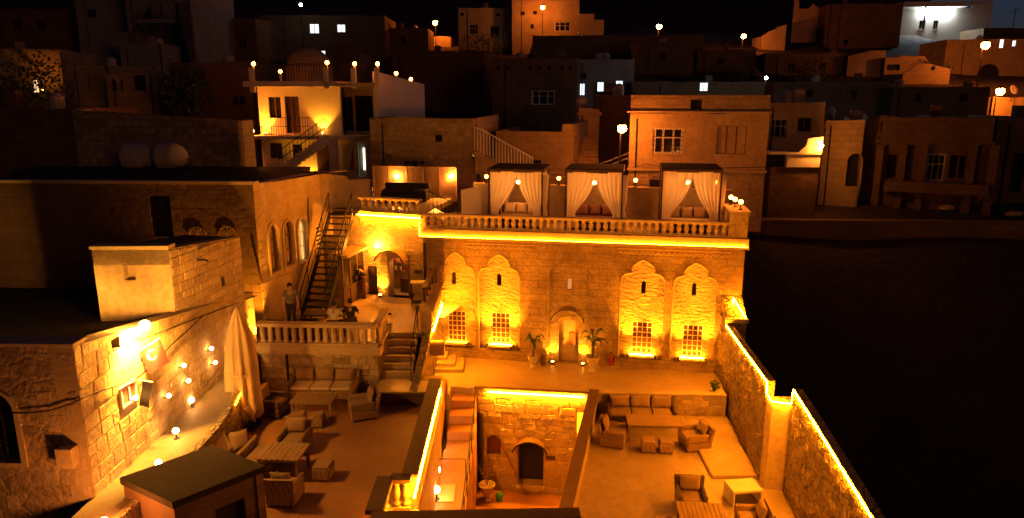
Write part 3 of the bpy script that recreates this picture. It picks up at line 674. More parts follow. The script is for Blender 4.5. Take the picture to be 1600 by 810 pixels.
# ------------------------------------------------------------------ steep metal staircase
st = thing('metal_staircase', 'steep black metal staircase climbing from the upper terrace to the lattice roof', 'staircase', (0, 0, 0), 0)
bl, br, tl, tr = Vector((-8.35, 26.95, 2.42)), Vector((-7.35, 26.75, 2.42)), Vector((-7.72, 29.75, 6.05)), Vector((-6.72, 29.6, 6.05))
for a, b in ((bl, tl), (br, tr)):
    d = (b - a); s_ = MB(); e = Vector((.02, 0, 0)); h = Vector((0, -.05, .17))
    s_.add([a - e - h, a + e - h, b + e - h, b - e - h, a - e + h, a + e + h, b + e + h, b - e + h], [(0, 1, 2, 3), (4, 5, 6, 7), (0, 1, 5, 4), (1, 2, 6, 5), (2, 3, 7, 6), (3, 0, 4, 7)])
    s_.build('stringer', 'black_metal', st)
    up = Vector((0, 0, .95))
    MB().tube([a + up, b + up], .024, 6).build('handrail', 'black_metal', st); MB().tube([a + up * .5, b + up * .5], .014, 5).build('mid_rail', 'black_metal', st)
    for k in range(5): q = a + d * (k / 4); MB().tube([q, q + up], .018, 5).build('post', 'black_metal', st)
for k in range(16):
    t = (k + .5) / 16; a = bl.lerp(tl, t); b = br.lerp(tr, t); m_ = MB(); w = Vector((0, .13, 0)); q = Vector((0, 0, .02))
    m_.add([a - w, b - w, b + w, a + w, a - w + q, b - w + q, b + w + q, a + w + q], [(0, 1, 2, 3), (4, 5, 6, 7), (0, 1, 5, 4), (1, 2, 6, 5), (2, 3, 7, 6), (3, 0, 4, 7)]); m_.build('tread', 'black_metal', st)
MB().box(-7.75, -6.6, 29.7, 30.6, 6.03, 6.09).build('landing', 'black_metal', st)

# ------------------------------------------------------------------ three-window building (left, lit face)
TA, TB = Vector((-9.05, 24.75)), Vector((-8.3, 30.6)); T = Frame(TA, TB)
tw = thing('arched_window_house', 'plastered stone house with three arched windows beside the metal staircase', 'building', (TA.x, TA.y, 0), T.rz)
holes = []; wins = []
for (u0, u1, v0, v1, lit) in ((421, 436, 350, 426, 0), (443.5, 459, 345, 416, 0), (466, 480.5, 341, 410, 1)):
    x0, x1, z0, z1 = T.rect(u0, v0, u1, v1); lp = arch_loop(x0, x1, z0, z1 - (x1 - x0) / 2, None, 8); holes.append(lp); wins.append((x0, x1, z0, z1, lit))
r4 = T.rect(494, 350, 503, 395); holes.append(rect_loop(*r4))
MB().panel([(0, 0), (T.L, 0), (T.L, 7.75), (3.9, 7.86), (0, 7.95)], holes, 0, .4).build('wall', 'plaster', tw)
BKF = Frame((-8.3, 30.62), (-6.35, 31.75)); bko = thing('roof_end_wall', 'stepped plaster wall end behind the top of the metal staircase', 'wall', (BKF.o.x, BKF.o.y, 0), BKF.rz)
MB().panel([(0, 5), (BKF.L, 5), (BKF.L, 7.35), (BKF.L * .55, 7.35), (BKF.L * .55, 7.5), (0, 7.72)], [], 0, .3).build('wall', 'plaster', bko); MB().box(-.02, BKF.L * .55, -.04, .33, 7.72, 7.78).build('coping', 'coping_pale', bko)
for (x0, x1, z0, z1, lit) in wins:
    sp = z1 - (x1 - x0) / 2
    w = MB().panel(arch_loop(x0, x1, z0, sp), [arch_loop(x0 + .06, x1 - .06, z0 + .06, sp)], .12, .18).build('window', 'white_metal' if lit else 'brown_wood', tw)
    MB().panel(arch_loop(x0 + .05, x1 - .05, z0 + .05, sp), [], .185, .2).build('pane', 'lit_curtain' if lit else 'canvas', w)
    MB().box((x0 + x1) / 2 - .025, (x0 + x1) / 2 + .025, .11, .13, z0, z1).build('mullion', 'white_metal' if lit else 'brown_wood', w)
    for q in (.35, .68): MB().box(x0, x1, .1, .12, z0 + (z1 - z0) * q - .02, z0 + (z1 - z0) * q + .02).build('glazing_bar', 'white_metal' if lit else 'brown_wood', w)
    MB().panel(arch_loop(x0 - .13, x1 + .13, z0 - .1, sp), [arch_loop(x0 - .01, x1 + .01, z0 - .0, sp)], -.05, 0).build('window_surround', 'coping_pale', tw)
w = MB().box(r4[0], r4[1], .3, .32, r4[2], r4[3]).build('window', 'pane_dark', tw)
for k in range(7): zz = r4[2] + (r4[3] - r4[2]) * (k + .5) / 7; MB().box(r4[0], r4[1], .05, .09, zz - .03, zz + .03).build('slat', 'white_metal', w)
# quoins down the corner, ledge, conduit
for k in range(17): link('stone', stone_meshes('ashlar', 'ashlar')[k % 6], tw, (.22 + .06 * (k % 2), 0, 2.75 + k * .3), (0, 0, 0), (.42 + .12 * (k % 2), .05, .285))
pp = [T.uv(400, 447), T.uv(440, 432), T.uv(490, 414)]
MB().tube([(p[0], -.05, p[1]) for p in pp], .03, 5).build('conduit', 'coping_pale', tw)
pp = [T.uv(480, 310, 0), T.uv(481, 360, 0), T.uv(480, 400)]; MB().tube([(p[0], -.03, p[1]) for p in pp], .02, 4).build('cable', 'black_metal', tw)
# dark flank of the house facing the viewer, flat roof
DK = Frame((-19.5, 25.3), (-9.05, 24.75))
dk = thing('dark_flank_house', 'unlit stone house front behind the small tower, two fan grilles low on it', 'building', (DK.o.x, DK.o.y, 0), DK.rz)
dw = DK.rect(236, 306, 268, 370)
fans = [DK.rect(296, 352, 322, 368), DK.rect(342, 350, 370, 368)]
MB().panel(rect_loop(0, DK.L, 1, 7.95), [rect_loop(*dw)] , 0, .4).build('wall', 'house_unlit', dk)  # shade of this unlit side is put into the wall colour
wv = MB().box(dw[0], dw[1], .3, .33, dw[2], dw[3]).build('window', 'pane_dark', dk)
for k in range(9): xx = dw[0] + (dw[1] - dw[0]) * (k + .5) / 9; MB().box(xx - .012, xx + .012, .02, .05, dw[2], dw[3]).build('grille_bar', 'black_metal', wv)
for f_ in fans:
    cx, r_ = (f_[0] + f_[1]) / 2, (f_[1] - f_[0]) / 2; gq = MB().tube([(cx + r_ * math.cos(math.pi * k / 10), -.04, f_[2] + r_ * math.sin(math.pi * k / 10)) for k in range(11)], .025, 4).build('fan_grille', 'house_stone', dk)
    for k in range(1, 6): MB().tube([(cx, -.04, f_[2]), (cx + r_ * math.cos(math.pi * k / 6), -.04, f_[2] + r_ * math.sin(math.pi * k / 6))], .012, 4).build('grille_bar', 'house_stone', gq)
MB().box(-.1, DK.L + .1, -.06, .3, 7.953, 8.06).build('coping', 'coping_pale', dk)
MB().add([(0, 0, 7.9), (DK.L, .4, 7.9), (DK.L + 1.0, 6.3, 7.75), (0, 6.5, 7.9)], [(0, 1, 2, 3)]).build('roof', 'roof_dark', dk)

# ------------------------------------------------------------------ left street wall, flood-lit
WX0, WX1 = (-9.25, 14.15), (-9.1, 24.6); LW = Frame(WX0, WX1)     # local x runs away from the camera, y to the left (into the house)
def lw_top(x): return 5.84 - .158 * x
lw = thing('street_house', 'big flat-roofed stone house with a floodlit side wall and a flag on it', 'building', (LW.o.x, LW.o.y, 0), LW.rz)
LEN = 9.9
o1 = LW.rect(174, 528, 188, 548); o2 = LW.rect(186, 598, 212, 632)
MB().panel([(0, -3), (LEN, -3), (LEN, lw_top(LEN)), (0, lw_top(0))], [rect_loop(*o1)], 0, .5).build('wall', 'mortar', lw)
MB().box(o1[0], o1[1], .3, .34, o1[2], o1[3]).build('window', 'hole_dark', lw)
lay_stones(lw, LEN, .2, lw_top, .31, .38, .75, 'ashlar', holes=[(o1[0], o1[1], o1[2], o1[3]), (o2[0] - .08, o2[1] + .08, o2[2] - .1, o2[3] + .1)], proud=.012, limit=300, rnd=random.Random(12))
w = MB().panel(rect_loop(*o2), [rect_loop(o2[0] + .06, o2[1] - .06, o2[2] + .06, o2[3] - .06)], -.05, .0).build('window', 'white_metal', lw)
MB().box(o2[0] + .05, o2[1] - .05, -.03, -.01, o2[2] + .05, o2[3] - .05).build('pane', 'curtain_red', w)
MB().box((o2[0] + o2[1]) / 2 - .03, (o2[0] + o2[1]) / 2 + .03, -.06, -.03, o2[2], o2[3]).build('mullion', 'white_metal', w)
# front of the street house (faces the viewer)
LFR = Frame((-20.5, 14.35), (-9.25, 14.15))
fr = thing('street_house', 'dim rough plastered house front with an arched grated window, corner turned to the floodlit side', 'building', (LFR.o.x, LFR.o.y, 0), LFR.rz)
aw = LFR.rect(-30, 612, 27, 722)
lp = arch_loop(aw[0], aw[1], aw[2], aw[3] - .45, .45)
MB().panel(rect_loop(0, LFR.L, -4, 5.84), [lp], 0, .4).build('wall', 'street_front', fr)
wq = MB().panel(lp, [], .28, .31).build('window', 'pane_dark', fr)
for k in range(5): xx = aw[0] + (aw[1] - aw[0]) * (k + .5) / 5; MB().box(xx - .018, xx + .018, .1, .14, aw[2], aw[3] - .1).build('grille_bar', 'black_metal', wq)
for k in range(5): zz = aw[2] + (aw[3] - aw[2]) * (k + .5) / 6; MB().box(aw[0], aw[1], .14, .17, zz - .018, zz + .018).build('grille_bar', 'black_metal', wq)
MB().panel(arch_loop(aw[0] - .12, aw[1] + .12, aw[2] - .1, aw[3] - .45, .5), [lp], -.06, 0).build('window_surround', 'coping_pale', fr)
rnd = random.Random(4)
lay_stones(fr, 3.6, -.2, 5.7, .33, .3, .7, 'rubble', 'rubble', holes=[(aw[0] - .2, aw[1] + .2, aw[2] - .2, aw[3] + .2)], proud=.014, x_from=LFR.L - 3.65, limit=150, skip=lambda x, z: rnd.random() < .5, rnd=random.Random(8))
b0 = LFR.rect(98, 694, 124, 724); MB().rbox(b0[0], b0[1], -.25, 0, b0[2], b0[3], .01).build('meter_box', 'plaster', fr)
MB().add([(0, .3, 5.4), (LFR.L + .0, .3, 5.4), (LFR.L + .1, 10, 4.1), (0, 10.5, 4.2)], [(0, 1, 2, 3)]).build('roof', 'roof_dark', fr)
MB().rbox(-.1, LFR.L + .05, -.05, .45, 5.843, 5.92, .01).build('coping', 'coping_pale', fr)
# cable sagging over both faces
cb = [LFR.w(*(lambda q: (q[0], -.06, q[1]))(LFR.uv(u, v))) for u, v in ((0, 643), (40, 644), (80, 640), (112, 630))] + [LW.w(*(lambda q: (q[0], -.08, q[1]))(LW.uv(u, v))) for u, v in ((124, 622), (150, 612), (175, 604), (205, 593), (235, 572), (262, 540), (285, 520), (315, 492))]
tag(MB().tube(cb, .016, 5).build('cable', 'black_metal'), 'thin black cable sagging across the floodlit house wall and its corner', 'cable')
# flood lamp above the wall
x, z = LW.uv(226, 509, -.3); q = LW.w(x, -.3, z)
fl = thing('flood_lamp', 'blinding round flood lamp on the edge of the street house wall', 'lamp', q, LW.rz)
MB().ball((0, 0, 0), .13, 2).build('bulb', 'flood', fl, True); MB().tube([(0, 0, -.1), (0, .12, -.3), (0, .32, -.34)], .025, 6).build('bracket', 'black_metal', fl)
lamp(fl, 'SPOT', (-.2, -.05, -.05), 5000, (1, .46, .06), .12, (R(48), 0, R(-12)), 140, .5)
x2, z2 = LW.uv(207, 522, -.42)
# small tower on the street house
TC = Vector((-9.5, 19.2)); TR_ = Vector((-8.98, 23.0)); TLF = Vector((-11.6, 19.15))
twr = thing('stone_tower', 'small square stone turret rising above the street house', 'turret', (0, 0, 0), 0)
T1 = Frame(TC, TR_); T2 = Frame(TLF, TC)
h1 = T1.rect(346, 431, 353, 447); h2 = T2.rect(193, 414, 211, 438)
def mapped(fr_, mbx): mbx.v = [tuple(fr_.w(*v)) for v in mbx.v]; return mbx
mapped(T1, MB().panel([(0, 3), (T1.L, 3), (T1.L, 6.45), (0, 6.85)], [rect_loop(*h1)], 0, .4)).build('wall', 'mortar', twr)
mapped(T2, MB().panel(rect_loop(0, T2.L, 3, 6.85), [rect_loop(*h2)], 0, .4)).build('wall', 'plaster', twr)
mapped(T1, MB().box(h1[0], h1[1], .25, .3, h1[2], h1[3])).build('window', 'hole_dark', twr)
mapped(T2, MB().box(h2[0], h2[1], .25, .3, h2[2], h2[3])).build('window', 'plaster', twr)
mapped(T2, MB().rbox(-.04, T2.L + .02, -.06, .4, 6.853, 6.95, .01)).build('coping', 'coping_pale', twr)
MB().prism([tuple(TLF), tuple(TC), tuple(TR_), (-11.0, 23.4)], [6.4] * 4, [6.83, 6.83, 6.43, 6.43]).build('roof', 'roof_dark', twr)
ms = stone_meshes('ashlar', 'ashlar'); rnd = random.Random(21); z = 3.6
while z < 6.75:
    h = rnd.uniform(.24, .34); x = -rnd.uniform(0, .3)
    while x < T1.L:
        w = rnd.uniform(.35, .7); a, b = max(0, x), min(T1.L, x + w); x += w
        tp = 6.85 - .105 * b - .01
        if b - a < .1 or z + .1 > tp: continue
        hh = min(h, tp - z)
        if a < h1[1] + .02 and b > h1[0] - .02 and z < h1[3] and z + hh > h1[2]: continue
        link('stone', ms[rnd.randrange(6)], twr, T1.w((a + b) / 2, 0, z + hh / 2), (0, 0, T1.rz), (b - a - .012, .05, hh - .012))
    z += h
sp = T1.uv(310, 407); mapped(T1, MB().tube([(sp[0] - .1, 0, sp[1] + .02), (sp[0], -.22, sp[1] + .02), (sp[0] + .05, -.28, sp[1] - .04)], .035, 5)).build('rain_spout', 'black_metal', twr)

# flag and banner on the wall
x, z = LW.uv(233, 575, -.35)
flg = thing('wall_flag', 'red flag with a white crescent hanging from the floodlit house wall', 'flag', LW.w(x + .25, -.05, z + .05), LW.rz + R(25)); flg.scale = (.62,) * 3; flg.rotation_euler.x = R(-14)
MB().tube([(-.05, 0, .45), (-.1, -.95, .75)], .02, 5).build('pole', 'white_metal', flg)
nv, nu = 8, 8; vs = []
for j in range(nv + 1):
    for i in range(nu + 1): s_, t_ = i / nu, j / nv; vs.append((-.07 - .35 * t_ * .3 + .05 * math.sin(5 * s_ + 3 * t_), -.08 - .85 * s_, .46 + .26 * s_ - .95 * t_ - .12 * s_ * t_))
cl = MB().add(vs, [(j * (nu + 1) + i, j * (nu + 1) + i + 1, (j + 1) * (nu + 1) + i + 1, (j + 1) * (nu + 1) + i) for j in range(nv) for i in range(nu)]).build('cloth', 'flag_red', flg, True)
def flag_pt(s_, t_, off): return (-.07 - .35 * t_ * .3 + .05 * math.sin(5 * s_ + 3 * t_) + off, -.08 - .85 * s_, .46 + .26 * s_ - .95 * t_ - .12 * s_ * t_)
mbc = MB(); n = 16; vs = []
for k in range(n + 1):
    w = R(35) + R(290) * k / n; ri = .13 + .09 * abs(math.cos((w - R(180)) / 2)) ** 2
    for off in (-.012,):
        vs.append(flag_pt(.42 + .22 * math.cos(w), .38 + .2 * math.sin(w), off)); vs.append(flag_pt(.46 + (.17) * math.cos(w), .38 + .155 * math.sin(w), off))
mbc.add(vs, [(2 * k, 2 * k + 2, 2 * k + 3, 2 * k + 1) for k in range(n)]).build('crescent', 'flag_white', cl)
x, z = LW.uv(222, 615, -.1)
bn = thing('wall_banner', 'dark grey cloth banner hanging just below the red flag', 'banner', LW.w(x, -.1, z), LW.rz); bn.scale = (.5, .5, .8)
vs = [(.0 + .03 * math.sin(j), -.1 - .45 * i / 4 + .05 * j, .42 - .8 * j / 6 - .1 * i / 4) for j in range(7) for i in range(5)]
MB().add(vs, [(j * 5 + i, j * 5 + i + 1, (j + 1) * 5 + i + 1, (j + 1) * 5 + i) for j in range(6) for i in range(4)]).build('cloth', 'banner_grey', bn, True)
MB().tube([(0, .1, .45), (0, -.6, .38)], .015, 5).build('pole', 'white_metal', bn)

# globe lamps on the path and on wall brackets
gl = 'globe lamps along the lamp path'
for (u, v, l) in ((249, 737, 'nearest path lamp, half hidden by the dark kiosk roof'), (276, 686, 'second nearest globe lamp standing on the path'), (300, 637, 'third globe lamp standing on the path'), (332, 598, 'fourth globe lamp standing on the path'), (364, 565, 'farthest globe lamp standing on the path by the parasol')):
    globe_lamp(atZ(u, v, 2.3), l, gl, None, .74)
for (u, v, l) in ((211, 616, 'bluish white wall lamp by the red curtained window'), (263, 613, 'white wall lamp right below the flag'), (294, 590, 'white wall lamp halfway along the street wall'), (287, 566, 'white wall lamp upper left of three near the middle of the street wall'), (330, 540, 'bluish wall lamp high on the street wall'), (336, 562, 'wall lamp low on the far street wall'), (364, 538, 'wall lamp beside the top of the parasol'), (366, 518, 'highest wall lamp beside the parasol')):
    x, z = LW.uv(u, v, -.16); t = thing('wall_globe_lamp', l, 'lamp', LW.w(x, 0, z), LW.rz, 'globe lamps on the street wall')
    link('globe', GL_GLOBE, t, (0, -.16, -.26), (0, 0, 0), (.52,) * 3); MB().tube([(0, .03, -.15), (0, -.1, -.17), (0, -.16, -.09)], .018, 5).build('bracket', 'black_metal', t)
# curved retaining wall between path and terrace
pts = [(-8.4, 12.0), (-7.95, 15.0), (-7.82, 17.6), (-8.25, 20.4), (-8.75, 23.1)]
def smooth_line(p, n=6):
    out = []
    for i in range(len(p) - 1):
        a = p[max(i - 1, 0)]; b = p[i]; c = p[i + 1]; d = p[min(i + 2, len(p) - 1)]
        for k in range(n):
            t = k / n; out.append(tuple(.5 * ((2 * b[q]) + (-a[q] + c[q]) * t + (2 * a[q] - 5 * b[q] + 4 * c[q] - d[q]) * t * t + (-a[q] + 3 * b[q] - 3 * c[q] + d[q]) * t ** 3) for q in range(len(b))))
    return out + [tuple(p[-1])]
sl = smooth_line(pts)
cw = thing('curved_wall', 'curved rough low wall between the lamp path and the left terrace', 'wall', (0, 0, 0))
mbw = MB()
for (a, b) in zip(sl, sl[1:]): pass
ring = [(p[0], p[1]) for p in sl]; back = [(p[0] - .16, p[1]) for p in sl]
vs = []
for p in sl: vs += [(p[0], p[1], .6), (p[0], p[1], 2.38), (p[0] - .18, p[1], 2.38), (p[0] - .18, p[1], .6)]
mbw.add(vs, [(4 * i + k, 4 * i + (k + 1) % 4, 4 * i + 4 + (k + 1) % 4, 4 * i + 4 + k) for i in range(len(sl) - 1) for k in range(4)]).build('wall', 'rough_wall', cw)
MB().tube([(p[0] + .03, p[1], 2.30) for p in sl[15:22]], .012, 4).build('light_strip', 'led_soft', cw)

nl_ = globe_lamp(Vector((-8.25, 12.8, 2.3)), 'big glaring globe lamp low beside the dark kiosk', 'globe lamps along the lamp path', MB().ball((0, 0, .31), .11, 2).mesh('globe', 'globe_glare', True), .9)

uplight(Vector((-8.84, 24.0, 2.42)), 'uplight burning at the foot of the street wall behind the parasol', 1600, R(92), 14)
# ================================================================== UPPER TERRACE FRONT: balustrade, rubble wall, steps
UA, UB = Vector((-8.75, 23.30)), Vector((-4.62, 23.10)); UF = Frame(UA, UB)
balustrade('balustrade', 'stone balustrade with thick balusters in front of the seated people', UA, UB, 2.62, .78, 15, me=BALSQ, rail_w=.34, rail_h=.13)
balustrade('balustrade', 'short return of stone balustrade beside the terrace steps', (-4.62, 23.2), (-4.62, 24.9), 2.62, .78, 5, me=BALSQ, rail_w=.3, rail_h=.13)
rw = thing('rubble_wall', 'rubble stone retaining wall behind the wicker sofa with three cushions', 'wall', (UA.x, UA.y, 0), UF.rz)
MB().box(0, UF.L, 0, .4, .7, 2.30).build('wall', 'mortar', rw)
MB().box(-.05, UF.L + .12, -.15, .45, 2.303, 2.61).build('slab_edge', 'coping_pale', rw)
lay_stones(rw, UF.L, 1.0, 2.28, .20, .18, .42, 'rubble', 'rubble', proud=.05, limit=200, rnd=random.Random(31))
MB().tube([(.95, -.06, 2.25), (.95, -.06, 1.02)], .04, 6).build('drain_pipe', 'black_metal', rw)
MB().add([(UF.L, 0, .7), (UF.L, 2.0, .7), (UF.L, 2.0, 2.3), (UF.L, 0, 2.3)], [(0, 1, 2, 3)]).build('wall', 'rough_wall', rw)
steps = thing('terrace_steps', 'narrow stone steps between the upper and lower left terraces', 'steps', (-4.6, 25.1, 0), 0)
for k in range(6): z1 = 2.4 - .175 * (k + 1); MB().rbox(0.02, 1.12, -.34 * (k + 1), -.34 * k + .03, .6, z1, .012).build('step', 'floor_stone', steps)
tag(MB().box(-4.6, -2.4, 21.95, 23.06, .6, 1.34).build('steps_landing', 'floor_stone'), kind='structure')
tag(MB().box(-4.4, -2.45, 21.82, 21.94, .9, 1.42).build('landing_kerb', 'coping'), 'dark low kerb at the edge of the steps landing', 'kerb')
# wall along the courtyard side of the steps with light strip and parapet
sw = thing('stair_wall', 'stone wall beside the terrace steps with a glowing strip under its parapet', 'wall', (0, 0, 0))
MB().add([(-3.45, 21.96, -1.5), (-3.45, 29.0, -1.5), (-3.3, 29.0, 2.4), (-3.3, 25.2, 2.4), (-3.45, 22.9, 1.35), (-3.45, 21.96, 1.35)] + [(x + .28, y, z) for x, y, z in [(-3.45, 21.96, -1.5), (-3.45, 29.0, -1.5), (-3.3, 29.0, 2.4), (-3.3, 25.2, 2.4), (-3.45, 22.9, 1.35), (-3.45, 21.96, 1.35)]],
         [(0, 1, 2, 3, 4, 5), (6, 7, 8, 9, 10, 11), (0, 6, 11, 5), (5, 11, 10, 4), (4, 10, 9, 3), (3, 9, 8, 2), (0, 1, 7, 6)]).build('wall', 'rough_wall', sw)
MB().box(-3.40, -2.98, 25.15, 28.95, 2.41, 3.2).build('parapet', 'plaster', sw); MB().rbox(-3.45, -2.9, 25.1, 28.98, 3.203, 3.28, .01).build('coping', 'coping_pale', sw)
MB().tube([(-2.94, 25.2 + 3.6 * k / 8, 2.42) for k in range(9)], .03, 4).build('light_strip', 'led', sw)
for k in range(12): MB().box(-2.975, -2.93, 25.25 + k * .3, 25.36 + k * .3, 2.52, 2.62).build('dentil', 'coping_pale', sw)
# dark wooden rail on top of that parapet and black hand rail down the steps
rl = thing('wooden_railing', 'dark wooden railing on the edge of the upper terrace by the kitchen', 'railing', (-3.35, 26.2, 3.28), 0)
for k in range(4): MB().box(-.05, .05, .85 * k - .05, .85 * k + .05, 0, .5).build('post', 'dark_wood', rl)
MB().box(-.09, .09, -.1, 2.65, .503, .58).build('top_rail', 'dark_wood', rl)
MB().box(-.03, .03, .0, 2.5, .18, .25).build('mid_rail', 'dark_wood', rl)
hr = thing('hand_rail', 'black metal hand rail down the terrace steps', 'railing', (-3.5, 25.2, 0), 0)
MB().tube([(0, 0, 3.4), (0, -.1, 3.35), (0, -2.1, 2.3), (0, -2.15, 1.35)], .022, 6).build('rail', 'black_metal', hr)
MB().tube([(0, 0, 2.4), (0, 0, 3.4)], .02, 6).build('post', 'black_metal', hr); MB().tube([(0, -1.05, 1.86), (0, -1.05, 2.85)], .018, 6).build('post', 'black_metal', hr)
MB().tube([(0, -.1, 2.95), (0, -2.1, 1.9)], .014, 6).build('mid_rail', 'black_metal', hr)
# flat canopy over the leftmost hall window
x0, z0 = F.uv(678, 478); cn = thing('flat_canopy', 'flat pale canopy sticking out over the leftmost niche window', 'canopy', F.w(x0, 0, z0 - .05), F.rz)
MB().add([(-.05, 0, 0), (1.15, 0, .05), (.75, -1.0, -.12), (-.05, -1.0, -.15), (-.05, 0, .05), (1.15, 0, .1), (.75, -1.0, -.07), (-.05, -1.0, -.1)], [(0, 1, 2, 3), (4, 5, 6, 7), (0, 1, 5, 4), (1, 2, 6, 5), (2, 3, 7, 6), (3, 0, 4, 7)]).build('sheet', 'plaster_white', cn)
MB().tube([(-.02, -.97, -.15), (-.02, -.02, -.75)], .02, 5).build('strut', 'black_metal', cn)
# hooded post light and corner steps at the left end of the courtyard
hp = thing('hooded_post', 'hooded box on a thin post at the left end of the courtyard', 'post', atZ(679, 612, 0.0) , 0)
MB().tube([(0, 0, -.1), (0, 0, 1.55)], .03, 6).build('post', 'coping_pale', hp)
n = 8; vs = []
for k in range(n + 1):
    w = math.pi * k / n
    for xx in (-.1, .42): vs.append((xx, .16 * math.cos(w), 1.85 + .2 * math.sin(w)))
for xx in (-.1, .42): vs += [(xx, .16, 1.5), (xx, -.16, 1.5)]
fs = [(2 * k, 2 * k + 1, 2 * k + 3, 2 * k + 2) for k in range(n)] + [(0, 1, 20, 18), (16, 17, 21, 19), tuple(range(0, 17, 2)) + (19, 18), tuple(range(1, 18, 2)) + (21, 20)]
MB().add(vs, fs).build('hood', 'awning', hp)
cs = thing('corner_steps', 'three stone steps in the left corner of the courtyard', 'steps', (-3.15, 27.4, 0), 0)
for k in range(3): MB().rbox(0, 1.15 - .35 * k, -.3 + .3 * k, 1.0, .15 * k + .003, .15 * (k + 1), .012).build('step', 'floor_stone', cs)
cs = thing('side_steps', 'flight of small steps climbing along the stair wall to the landing', 'steps', (-3.15, 25.9, 0), 0)
for k in range(6): MB().rbox(0, .62, -.42 * (k + 1), -.42 * k + .02, -1.2, .2 * (k + 1) + .02, .01).build('step', 'floor_terrace', cs)

# ================================================================== PIT
P = Frame((-1.35, 25.52), (2.94, 24.95))
pit = thing('pit_wall', 'block stone wall of the sunken yard with a dark arched doorway and a light strip', 'wall', (P.o.x, P.o.y, 0), P.rz)
d0 = P.rect(809, 690, 849, 758); n0 = P.rect(760, 681, 782, 711)
dl = arch_loop(d0[0], d0[1], d0[2], d0[3] - .36, .34)
nl = [(n0[0], n0[2]), (n0[1], n0[2]), (n0[1], n0[3] - .15), ((n0[0] + n0[1]) / 2, n0[3] + .05), (n0[0], n0[3] - .15)]
MB().panel(rect_loop(0, P.L, -4.35, -.02), [dl, nl], 0, .5).build('wall', 'mortar', pit)
lay_stones(pit, P.L, -4.25, -.1, .27, .4, .78, 'ashlar', holes=[(d0[0] - .02, d0[1] + .02, d0[2], d0[3]), (n0[0], n0[1], n0[2], n0[3])], proud=.022, limit=220, rnd=random.Random(41))
MB().box(d0[0] - .1, d0[1] + .1, .45, .5, d0[2], d0[3]).build('doorway', 'hole_dark', pit)
MB().box(n0[0] - .02, n0[1] + .02, .22, .25, n0[2], n0[3] + .1).build('niche_back', 'cushion_red', pit)
bow_awning(pit, (d0[0] + d0[1]) / 2, d0[3] - .42, .70, .4, 0, 'coping')
MB().box(d0[0] - .06, d0[1] + .06, -.16, 0, d0[2] - .12, d0[2]).build('door_step', 'coping_pale', pit)
pl = P.rect(853, 712, 868, 718); MB().box(pl[0], pl[1], -.045, -.03, pl[2], pl[3]).build('name_plate', 'dark_wood', pit)
MB().box(-.1, P.L, -.05, .12, .003, .05).build('coping', 'coping', pit)
xa, xb = P.uv(762, 613)[0], P.uv(913, 622)[0]
MB().tube([(xa + (xb - xa) * k / 10, -.07, -.09) for k in range(11)], .016, 4).build('light_strip', 'led_pit', pit)
MB().tube([(.12, -.08, -1.0), (.14, -.08, -4.2)], .11, 8).build('drain_pipe', 'black_metal', pit)
MB().ball((.1, -.15, -.95), .09, 1).build('pipe_head', 'black_metal', pit)
# passage steps down beside the pit, floor, rails
ps = thing('passage_steps', 'broad shallow steps going down from the courtyard beside the sunken yard', 'steps', (-2.35, 25.75, 0), 0)
for k in range(4): MB().rbox(.0, .98, -.7 * (k + 1), -.7 * k + .03, -4, -.3 * (k + 1), .015).build('step', 'floor_terrace', ps)
tag(MB().box(-2.4, -1.4, 11.5, 22.98, -4.2, -1.21).build('passage_floor', 'floor_terrace'), kind='structure')
tag(MB().box(-3.3, -2.36, 25.0, 25.74, -4, -.01).build('stair_pier', 'plaster'), 'pale plastered block under the side steps next to the passage', 'wall')
tag(MB().box(-2.3, -1.8, 19.6, 20.6, -1.205, -1.18).build('door_mat', 'coping_pale'), 'pale mat on the passage floor between the globe lamps', 'mat')
pr_ = thing('pit_railing', 'thin black railing between the passage and the sunken yard', 'railing', (-1.4, 25.5, 0))
MB().tube([(0, 0, .05), (0, -.2, .0), (0, -2.6, -.25), (0, -9.0, -.25)], .022, 6).build('top_rail', 'black_metal', pr_)
MB().tube([(0, 0, -.4), (0, -2.6, -.7), (0, -9.0, -.7)], .014, 5).build('mid_rail', 'black_metal', pr_)
for k in range(7): MB().tube([(0, -.2 - 1.35 * k, max(-1.2, -.3 - .4 * k * 1.1)), (0, -.2 - 1.35 * k, -.0 if k == 0 else -.25)], .018, 5).build('post', 'black_metal', pr_)
gt = thing('passage_gate', 'low black metal gate frame across the passage', 'gate', (-2.35, 20.9, -1.2))
MB().tube([(0, 0, .75), (.85, 0, .75), (.85, 0, 0)], .018, 6).build('frame', 'black_metal', gt)
for (u, v, l) in ((683, 698, 'farthest of the three globe lamps in the passage'), (683, 741, 'middle of the three globe lamps in the passage'), (682, 773, 'nearest of the three globe lamps in the passage')):
    globe_lamp(atZ(u, v + 8, -1.2), l, 'globe lamps in the passage', None, 1.1)
# left terrace parapet with bright strip, near footbridge balustrade
lp_ = thing('terrace_parapet', 'left terrace parapet with dark coping and a bright strip down its outer face', 'parapet', (0, 0, 0))
MB().box(-2.56, -2.36, 15.9, 21.8, -1.2, 1.82).build('wall', 'plaster', lp_)
MB().rbox(-2.72, -2.32, 15.8, 21.85, 1.823, 1.93, .012).build('coping', 'coping', lp_)
MB().tube([(-2.325, 15.2 + 6.4 * k / 16, 1.66) for k in range(17)], .022, 4).build('light_strip', 'led', lp_)
balustrade('balustrade', 'near footbridge balustrade with a dark top rail', (-3.1, 14.05), (1.5, 14.2), 1.05, .86, 17, mat='coping_pale', cop='coping', rail_w=.42, rail_h=.12)
balustrade('balustrade', 'side balustrade with dark top rail joining the footbridge to the left terrace', (-3.1, 15.75), (-3.1, 14.3), 1.05, .86, 5, cop='coping', rail_w=.42, rail_h=.12)
